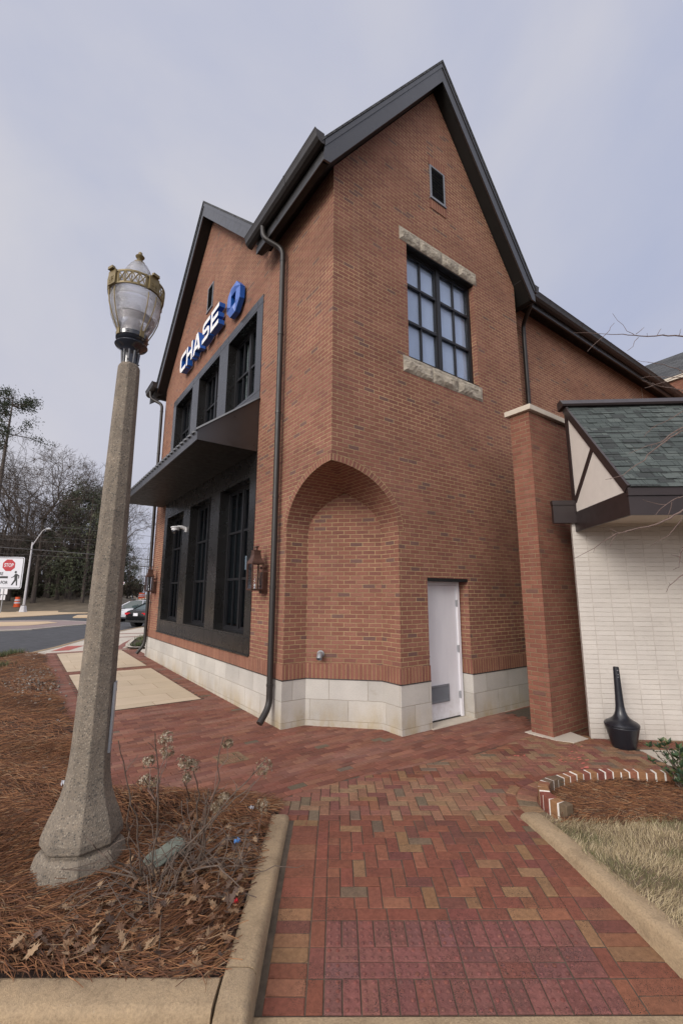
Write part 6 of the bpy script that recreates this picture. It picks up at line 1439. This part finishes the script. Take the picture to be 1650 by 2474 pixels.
# --- signs, street light, barrels
def textmesh(txt, size, mat, name, parent, loc, rot, ext=0.002, xs=1.0, bold=0.0):
    cu = bpy.data.curves.new('t', 'FONT'); cu.body = txt; cu.size = size; cu.extrude = ext; cu.align_x = 'CENTER'; cu.align_y = 'CENTER'; cu.offset = bold
    ob = bpy.data.objects.new('t', cu); COL.objects.link(ob); dg = bpy.context.evaluated_depsgraph_get(); me = bpy.data.meshes.new_from_object(ob.evaluated_get(dg)); bpy.data.objects.remove(ob)
    me.name = name; me.materials.clear(); me.materials.append(mat); o = bpy.data.objects.new(name, me); COL.objects.link(o); o.parent = parent; o.location = loc; o.rotation_euler = rot; o.scale = (xs, 1, 1); return o
# local sign frame: x across, z up, facing -y
D0 = 15.5; sx0, sy0 = dl(D0, L_(19.5, D0)); px_m = 1072.8/D0
t = thing('crossing_sign', 'white sign with a red octagon and a black walking figure beside the road', 'road sign', (sx0, sy0, FZ), rz=_t-PI/2+0.10)
mb = MB(); mb.box((-0.14, 0.012, -0.3), (-0.08, 0.05, 3.0)); mb.build('post', M['galv'], t)
SW, SH = 1.18, 1.10; bz = 2.02
def rrect(w, h, r, n=5): return [(sx_*(w/2-r)+r*math.cos(a), sz_*(h/2-r)+r*math.sin(a)) for sx_, sz_, a0 in ((1, 1, 0), (-1, 1, PI/2), (-1, -1, PI), (1, -1, 1.5*PI)) for a in [a0+i*PI/2/n for i in range(n+1)]]
cz = bz+SH/2; pl3 = lambda y0: (lambda a, b, d: (a, y0-d, cz+b))
mb = MB(); mb.prism(rrect(SW, SH, .07), pl3(.012), 0, .012); mb.build('panel', M['signwhite'], t)
mb = MB(); mb.holed(rrect(SW-.045, SH-.045, .055), [rrect(SW-.085, SH-.085, .04)], lambda a, b: pl3(0)(a, b, .003)); mb.build('border', M['signblack'], t)
mb = MB(); oc = [(.215*math.cos(PI/8+i*PI/4)+.10, .215*math.sin(PI/8+i*PI/4)+.26) for i in range(8)]; mb.prism(oc, pl3(0), .001, .004); mb.build('stop_octagon', M['signred'], t)
textmesh('STOP', .17, M['signwhite'], 'lettering', t, (.10, -.0055, cz+.26), (PI/2, 0, 0), .001, .74, .003)
textmesh('HERE', .145, M['signblack'], 'lettering', t, (-.185, -.0055, cz-.035), (PI/2, 0, 0), .001, .82, .002)
textmesh('FOR', .145, M['signblack'], 'lettering', t, (.02, -.0055, cz-.335), (PI/2, 0, 0), .001, .82, .002)
mb = MB(); A = [(-.46+.58*i/8, -.20+.05*math.sin(i/8*1.9)) for i in range(9)]; mb.holed([(a, b+.035) for a, b in A]+[(a, b-.035) for a, b in A[::-1]], [], lambda a, b: pl3(0)(a, b, .004)); mb.build('arrow', M['signblack'], t)
mb = MB(); fg = lambda P: mb.holed([(a*1.1+.37, b*1.1-.20) for a, b in P], [], lambda a, b: pl3(0)(a, b, .004))
fg([(-.015+.033*math.cos(i*PI/5), .205+.038*math.sin(i*PI/5)) for i in range(10)])
fg([(-.02, .155), (.035, .15), (.105, .10), (.105, .01), (.08, 0), (.078, .075), (.052, .10), (.055, -.01), (.075, -.21), (.04, -.215), (.02, -.06), (-.07, -.20), (-.115, -.20), (-.03, -.03), (-.035, .07), (-.05, .05), (-.125, .02), (-.13, .038), (-.065, .075)])
mb.build('walking_figure', M['signblack'], t)
# back of a far sign on a thin post
dS = 44; x_, y_ = dl(dS, L_(22, dS)); t = thing('street_sign', 'pale back of a small double sign on a thin post across the road', 'road sign', (x_, y_, FZ), rz=_t-PI/2)
mb = MB(); mb.box((-.03, 0, -.3), (.03, .05, 2.6)); mb.build('post', M['galv'], t)
mb = MB(); mb.box((-.36, .055, 1.75), (.36, .065, 2.6)); mb.build('panel', M['signwhite'], t); mb = MB(); mb.box((-.24, .055, 1.22), (.22, .065, 1.68)); mb.build('panel', M['signwhite'], t)
# yield sign and a narrow white sign behind the lamp post
dS = 30; x_, y_ = dl(dS, L_(293, dS)); t = thing('yield_sign', 'red and white yield sign mostly hidden behind the concrete shaft', 'road sign', (x_, y_, FZ), rz=_t-PI/2)
mb = MB(); mb.box((-.03, .02, -.3), (.03, .06, 2.7)); mb.build('post', M['galv'], t)
tri = lambda s, z: [(-.46*s, .40*s+z), (.46*s, .40*s+z), (.43*s+0, .36*s+z), (.03, -.40*s+z), (-.03, -.40*s+z)]
mb = MB(); mb.prism([(-.40, .37), (.40, .37), (.45, .31), (.04, -.40), (-.04, -.40), (-.45, .31)], lambda a, b, d: (a, .02-d, 2.28+b), 0, .01); mb.build('panel', M['signwhite'], t)
mb = MB(); mb.prism([(-.37, .335), (.37, .335), (.40, .30), (.03, -.34), (-.03, -.34), (-.40, .30)], lambda a, b, d: (a, .009-d, 2.28+b), 0, .003); mb.build('red_face', M['signred'], t)
dS = 28; x_, y_ = dl(dS, L_(291, dS)); t = thing('street_sign', 'tall narrow white sign peeping out right of the concrete shaft', 'road sign', (x_, y_, FZ), rz=_t-PI/2-.5)
mb = MB(); mb.box((-.03, .012, -.3), (.03, .05, 2.0)); mb.build('post', M['galv'], t); mb = MB(); mb.box((-.22, 0, .98), (.22, .012, 1.98)); mb.build('panel', M['signwhite'], t)
# street light
dS = 46; x_, y_ = dl(dS, L_(75, dS)); t = thing('street_light', 'slim pale street light with a single raised arm across the road', 'street light', (x_, y_, FZ), rz=_t-PI/2)
mb = MB(); mb.lathe([(.36, -.2), (.36, .02), (.24, .6), (.2, .63)], (0, 0), 4, ph=PI/4); mb.build('base', M['polepaint'], t)
mb = MB(); mb.tube([(0, 0, .7), (.02, 0, 4), (.05, 0, 7.1)], [.115, .09, .07], 10); mb.build('pole', M['polepaint'], t, smooth=40)
mb = MB(); mb.tube([(.05, 0, 6.7), (.12, 0, 6.85), (.55, 0, 7.6), (.95, 0, 8.3), (1.15, 0, 8.45), (1.3, 0, 8.48)], [.05, .05, .045, .04, .036, .034], 8); mb.build('arm', M['polepaint'], t, smooth=40)
mb = MB(); mb.tube([(1.25, 0, 8.47), (1.35, 0, 8.5), (1.65, 0, 8.52), (1.8, 0, 8.49)], [.05, .11, .13, .05], 8); mb.build('lamp_head', M['galv'], t, smooth=40)
# barrels
def barrel(dp, u, label, z=None):
    la = L_(u, dp); x, y = dl(dp, la); t = thing('traffic_barrel', label, 'traffic barrel', (x, y, FZ if z is None else z), 'orange and white traffic barrels')
    if 'barrel' not in PROTO:
        P = [(.30, 0), (.30, .06), (.27, .07), (.265, .30), (.25, .31), (.245, .55), (.23, .56), (.225, .80), (.21, .82), (.20, 1.0), (.12, 1.02)]
        mb = MB(); mb.lathe(P, (0, 0), 16); a = mb.build('drum', M['orange'], t, smooth=40)
        mb = MB()
        for z0, r0 in ((.36, .253), (.62, .236)): mb.lathe([(r0+.004, z0), (r0-.001, z0+.14)], (0, 0), 16, cap=False)
        b = mb.build('reflective_band', M['signwhite'], t, smooth=40); PROTO['barrel'] = (a, b)
    else:
        for o in PROTO['barrel']: c = o.copy(); COL.objects.link(c); c.parent = t
    t.scale = (1.15,)*3; return t
barrel(53, 58.5, 'orange and white barrel standing left of the street light base', 0.40)
for i, u in enumerate((348, 352, 356)): barrel(92+6*i, u, ['nearest of the three barrels at the far roadside by the bank', 'middle one of the three barrels at the far roadside', 'farthest of the three barrels at the far roadside'][i], 1.0)
# far shop signs, poles and cables down the road
dS = 190; x_, y_ = dl(dS, L_(337, dS)); t = thing('shop_sign', 'tiny tan and red shop sign strip far down the road', 'shop sign', (x_, y_, 0), rz=_t-PI/2)
mb = MB(); mb.box((-2.4, 0, 3.0), (1.0, .3, 4.2)); mb.build('tan_panel', M['tanwalk'], t); mb = MB(); mb.box((1.02, 0, 3.0), (2.6, .3, 4.2)); mb.build('red_panel', M['signred'], t); mb = MB(); mb.box((-1.8, .05, -1), (-1.5, .2, 3)); mb.box((1.5, .05, -1), (1.8, .2, 3)); mb.build('support', M['galv'], t)
x_, y_ = dl(180, L_(352, 180)); t = thing('shop_sign', 'tiny white pylon sign far down the road beside the bank edge', 'shop sign', (x_, y_, 0), rz=_t-PI/2); mb = MB(); mb.box((-1.2, 0, 3.4), (1.6, .3, 5.4)); mb.build('panel', M['signwhite'], t); mb = MB(); mb.box((-.15, .05, -1), (.15, .2, 3.4)); mb.build('support', M['galv'], t)
for i, (u, d, h) in enumerate(((329.5, 120, 7.5), (343, 130, 12.5), (346, 150, 12), (353.5, 140, 13), (359, 125, 15))):
    x_, y_ = dl(d, L_(u, d)); t = thing('utility_pole', ['short pale pole by the hill road left of the shop signs', 'pale pole rising over the shop signs', 'thin pole just right of the tall pale one', 'fourth pole along the hill road, nearer the bank', 'tallest pole next to the bank edge'][i], 'pole', (x_, y_, 0), 'poles along the hill road')
    mb = MB(); mb.tube([(0, 0, -1), (0, 0, h)], [.16, .09], 8); mb.build('shaft', M['galv'], t); mb = MB(); mb.tube([(-1.2, 0, h-.5), (1.2, 0, h-.4)], .05, 6); mb.build('crossarm', M['galv'], t)
CB = [(1158, 1176, .014, 'highest thin cable crossing the wood'), (1169, 1187, .014, 'second thin cable from the top'), (1262, 1284, .016, 'cable level with the street light head'), (1293, 1307, .012, 'faint cable below the street light head'), (1304, 1319, .012, 'faint cable over the street light pole joint'), (1324, 1342, .032, 'thick dark cable crossing below the others'), (1339, 1352, .014, 'lowest thin cable crossing the wood')]
for va, vb, r, lab in CB:
    d = 43; P = []
    for i in range(13):
        u = -60+i*42; la = L_(u, d); k = (u)/235; v = va+(vb-va)*k+2.0*(k-.5)**2; x, y = dl(d, la)
        P.append((x, y, 2+(1433.5+.0046*u-v)*d/1072.8*1.0))
    mb = MB(); mb.tube(P, r, 5); tag(mb.build('utility_cable', M['wire']), lab, 'cable', 'utility cables over the road')

# --- cars
def car(name, label, loc, rz, paint, plate=False):
    """sedan heading +x, origin on the ground under its middle"""
    t = thing(name, label, 'car', loc, rz=rz)
    Lh = 2.38
    stn = [(-Lh, .62, .45, .78), (-2.30, .80, .30, .94), (-2.0, .88, .24, 1.00), (-1.3, .91, .20, 1.00), (-.3, .92, .19, .97), (.7, .92, .19, .95), (1.3, .91, .20, .90), (1.9, .88, .22, .80), (2.25, .78, .28, .70), (Lh, .58, .40, .60)]
    mb = MB(); V = []; n = 9
    for x, w, zb_, zt in stn:
        pr_ = [(-w*.80, zb_), (-w, zb_+.14), (-w*1.01, (zb_+zt)/2), (-w*.97, zt-.08), (-w*.80, zt), (0, zt+.02)]
        V += [(x, y, z) for y, z in pr_]+[(x, -y, z) for y, z in pr_[::-1][1:]]
    n = 11; fs = []
    for i in range(len(stn)-1):
        for k in range(n): fs.append([i*n+k, (i+1)*n+k, (i+1)*n+(k+1) % n, i*n+(k+1) % n])
    fs.append(list(range(n))); fs.append([(len(stn)-1)*n+k for k in range(n)][::-1]); mb.add(V, fs); o = mb.build('body', paint, t, smooth=45)
    gh = [(-1.75, .80, 1.0, .80), (-1.05, .78, 1.36, .60), (-.5, .80, 1.44, .60), (.15, .80, 1.45, .60), (.55, .80, 1.38, .59), (1.30, .80, .93, .80)]
    mb = MB(); V = []
    for x, wb_, z, wt in gh: V += [(x, -wb_, .93), (x, -wt, z), (x, wt, z), (x, wb_, .93)]
    fs = []
    for i in range(len(gh)-1):
        for k in range(3): fs.append([i*4+k, (i+1)*4+k, (i+1)*4+k+1, i*4+k+1])
    mb.add(V, fs); mb.build('windows', M['carglass'], t, smooth=30)
    mb = MB(); V = []
    for x, wb_, z, wt in gh[1:5]: V += [(x, -wt-.02, z-.02), (x, -wt*.8, z+.02), (x, wt*.8, z+.02), (x, wt+.02, z-.02)]
    mb.add(V, [[i*4+k, (i+1)*4+k, (i+1)*4+k+1, i*4+k+1] for i in range(3) for k in range(3)])
    for s in (-1, 1):
        for a, b in (((-1.75, .80, 1.0), (-1.05, .60, 1.36)), ((.55, .59, 1.38), (1.30, .80, .95)), ((-.35, .81, .95), (-.35, .61, 1.43))):
            mb.tube([(a[0], s*a[1], a[2]), (b[0], s*b[1], b[2])], .045, 6)
    mb.build('roof', paint, t, smooth=40)
    for x in (-1.42, 1.42):
        for s in (-1, 1):
            mb = MB(); P = [(.19, -.1), (.30, -.11), (.335, -.07), (.335, .07), (.30, .11), (.19, .10)]; mb.lathe(P, (0, 0), 24, cap=False); w = mb.build('wheel', M['rubber'], t, smooth=40); w.location = (x, s*.83, .335); w.rotation_euler = (PI/2, 0, 0)
            mb = MB(); mb.lathe([(0, -.06), (.2, -.06), (.2, .06), (0, .06)], (0, 0), 20, cap=False)
            for k in range(5): a = k*2*PI/5; mb.box((.03, -.03, .05), (.19, .03, .09), frame=lambda u, v, z, a=a: (u*math.cos(a)-v*math.sin(a), u*math.sin(a)+v*math.cos(a), z)); mb.box((.03, -.03, -.09), (.19, .03, -.05), frame=lambda u, v, z, a=a: (u*math.cos(a)-v*math.sin(a), u*math.sin(a)+v*math.cos(a), z))
            mb.build('rim', M['galv'], w)
            mb = MB(); mb.lathe([(.37, -.095), (.37, .095)], (x, 0), 20); 
    mb = MB()
    for x in (-1.42, 1.42):
        for s in (-1, 1): mb.tube([(x, s*.60, .335), (x, s*.925, .335)], .385, 22)
    mb.build('wheel_arch', M['rubber'], t)
    for s in (-1, 1):
        mb = MB(); mb.box((-2.372, s*.62-.2, .72), (-2.20, s*.62+.2, .84)); mb.build('tail_light', M['tailred'], t)
        mb = MB(); mb.tube([(.95, s*.88, .98), (.95, s*1.02, 1.0)], [.03, .03], 6); mb.tube([(.98, s*.98, 1.0), (.9, s*1.06, 1.02)], [.09, .08], 8); mb.build('mirror', paint, t)
        mb = MB(); mb.box((2.05, s*.68-.16, .56), (2.28, s*.68+.16, .67)); mb.build('headlight', M['chrome'], t)
        mb = MB(); mb.box((-.15, s*.915-.015, .80), (.05, s*.915+.015, .83)); mb.box((.85, s*.915-.015, .78), (1.05, s*.915+.015, .81)); mb.build('door_handle', M['chrome'], t)
    mb = MB(); mb.box((-2.40, -.16, .66), (-2.36, .16, .82)); mb.build('licence_plate', M['signwhite'], t)
    mb = MB(); mb.box((-2.36, -.75, .30), (-2.25, .75, .42)); mb.build('bumper_trim', M['rubber'], t)
    return t
hd = math.atan2(-rth[1], -rth[0])
dS = 32.5; x_, y_ = dl(dS, L_(352, dS)); car('parked_car', 'silver sedan seen side on crossing between the lamp post and the bank', (x_, y_, RZ), hd+.10, M['carsilver'])
dS = 26.8; x_, y_ = dl(dS, L_(393, dS)); c2 = car('parked_car', 'black sedan seen from behind with red tail lights beside the far downspout', (x_+.8, y_+1.6, RZ), math.atan2(fwh[1], fwh[0])-.34, M['carblack'])

# ------------------------------------------------------------------ every loose piece of these parts is a part of its own
def split_loose(o):
    me = o.data; par = list(range(len(me.vertices)))
    def find(a):
        while par[a] != a: par[a] = par[par[a]]; a = par[a]
        return a
    for e_ in me.edges:
        a, b = find(e_.vertices[0]), find(e_.vertices[1])
        if a != b: par[a] = b
    roots = sorted({find(i) for i in range(len(me.vertices))})
    if len(roots) < 2: return
    lab = [find(i) for i in range(len(me.vertices))]
    for k, r in enumerate(roots):
        bm = bmesh.new(); bm.from_mesh(me); bm.verts.ensure_lookup_table()
        bmesh.ops.delete(bm, geom=[v for v in bm.verts if lab[v.index] != r], context='VERTS')
        m2 = me.copy(); bm.to_mesh(m2); bm.free()
        c = o.copy(); c.data = m2; COL.objects.link(c)
        for ch in list(o.children):
            if k == 0: ch.parent = c
    bpy.data.objects.remove(o)
for o in [o for o in list(COL.objects) if o.type == 'MESH' and o.name.split('.')[0] in ('eave', 'fascia', 'rake_trim', 'gable_panel', 'bracket', 'vent_brick', 'wheel_arch', 'hinge', 'curtain', 'timber_trim', 'opening', 'standoff', 'twig', 'support')]:
    split_loose(o)
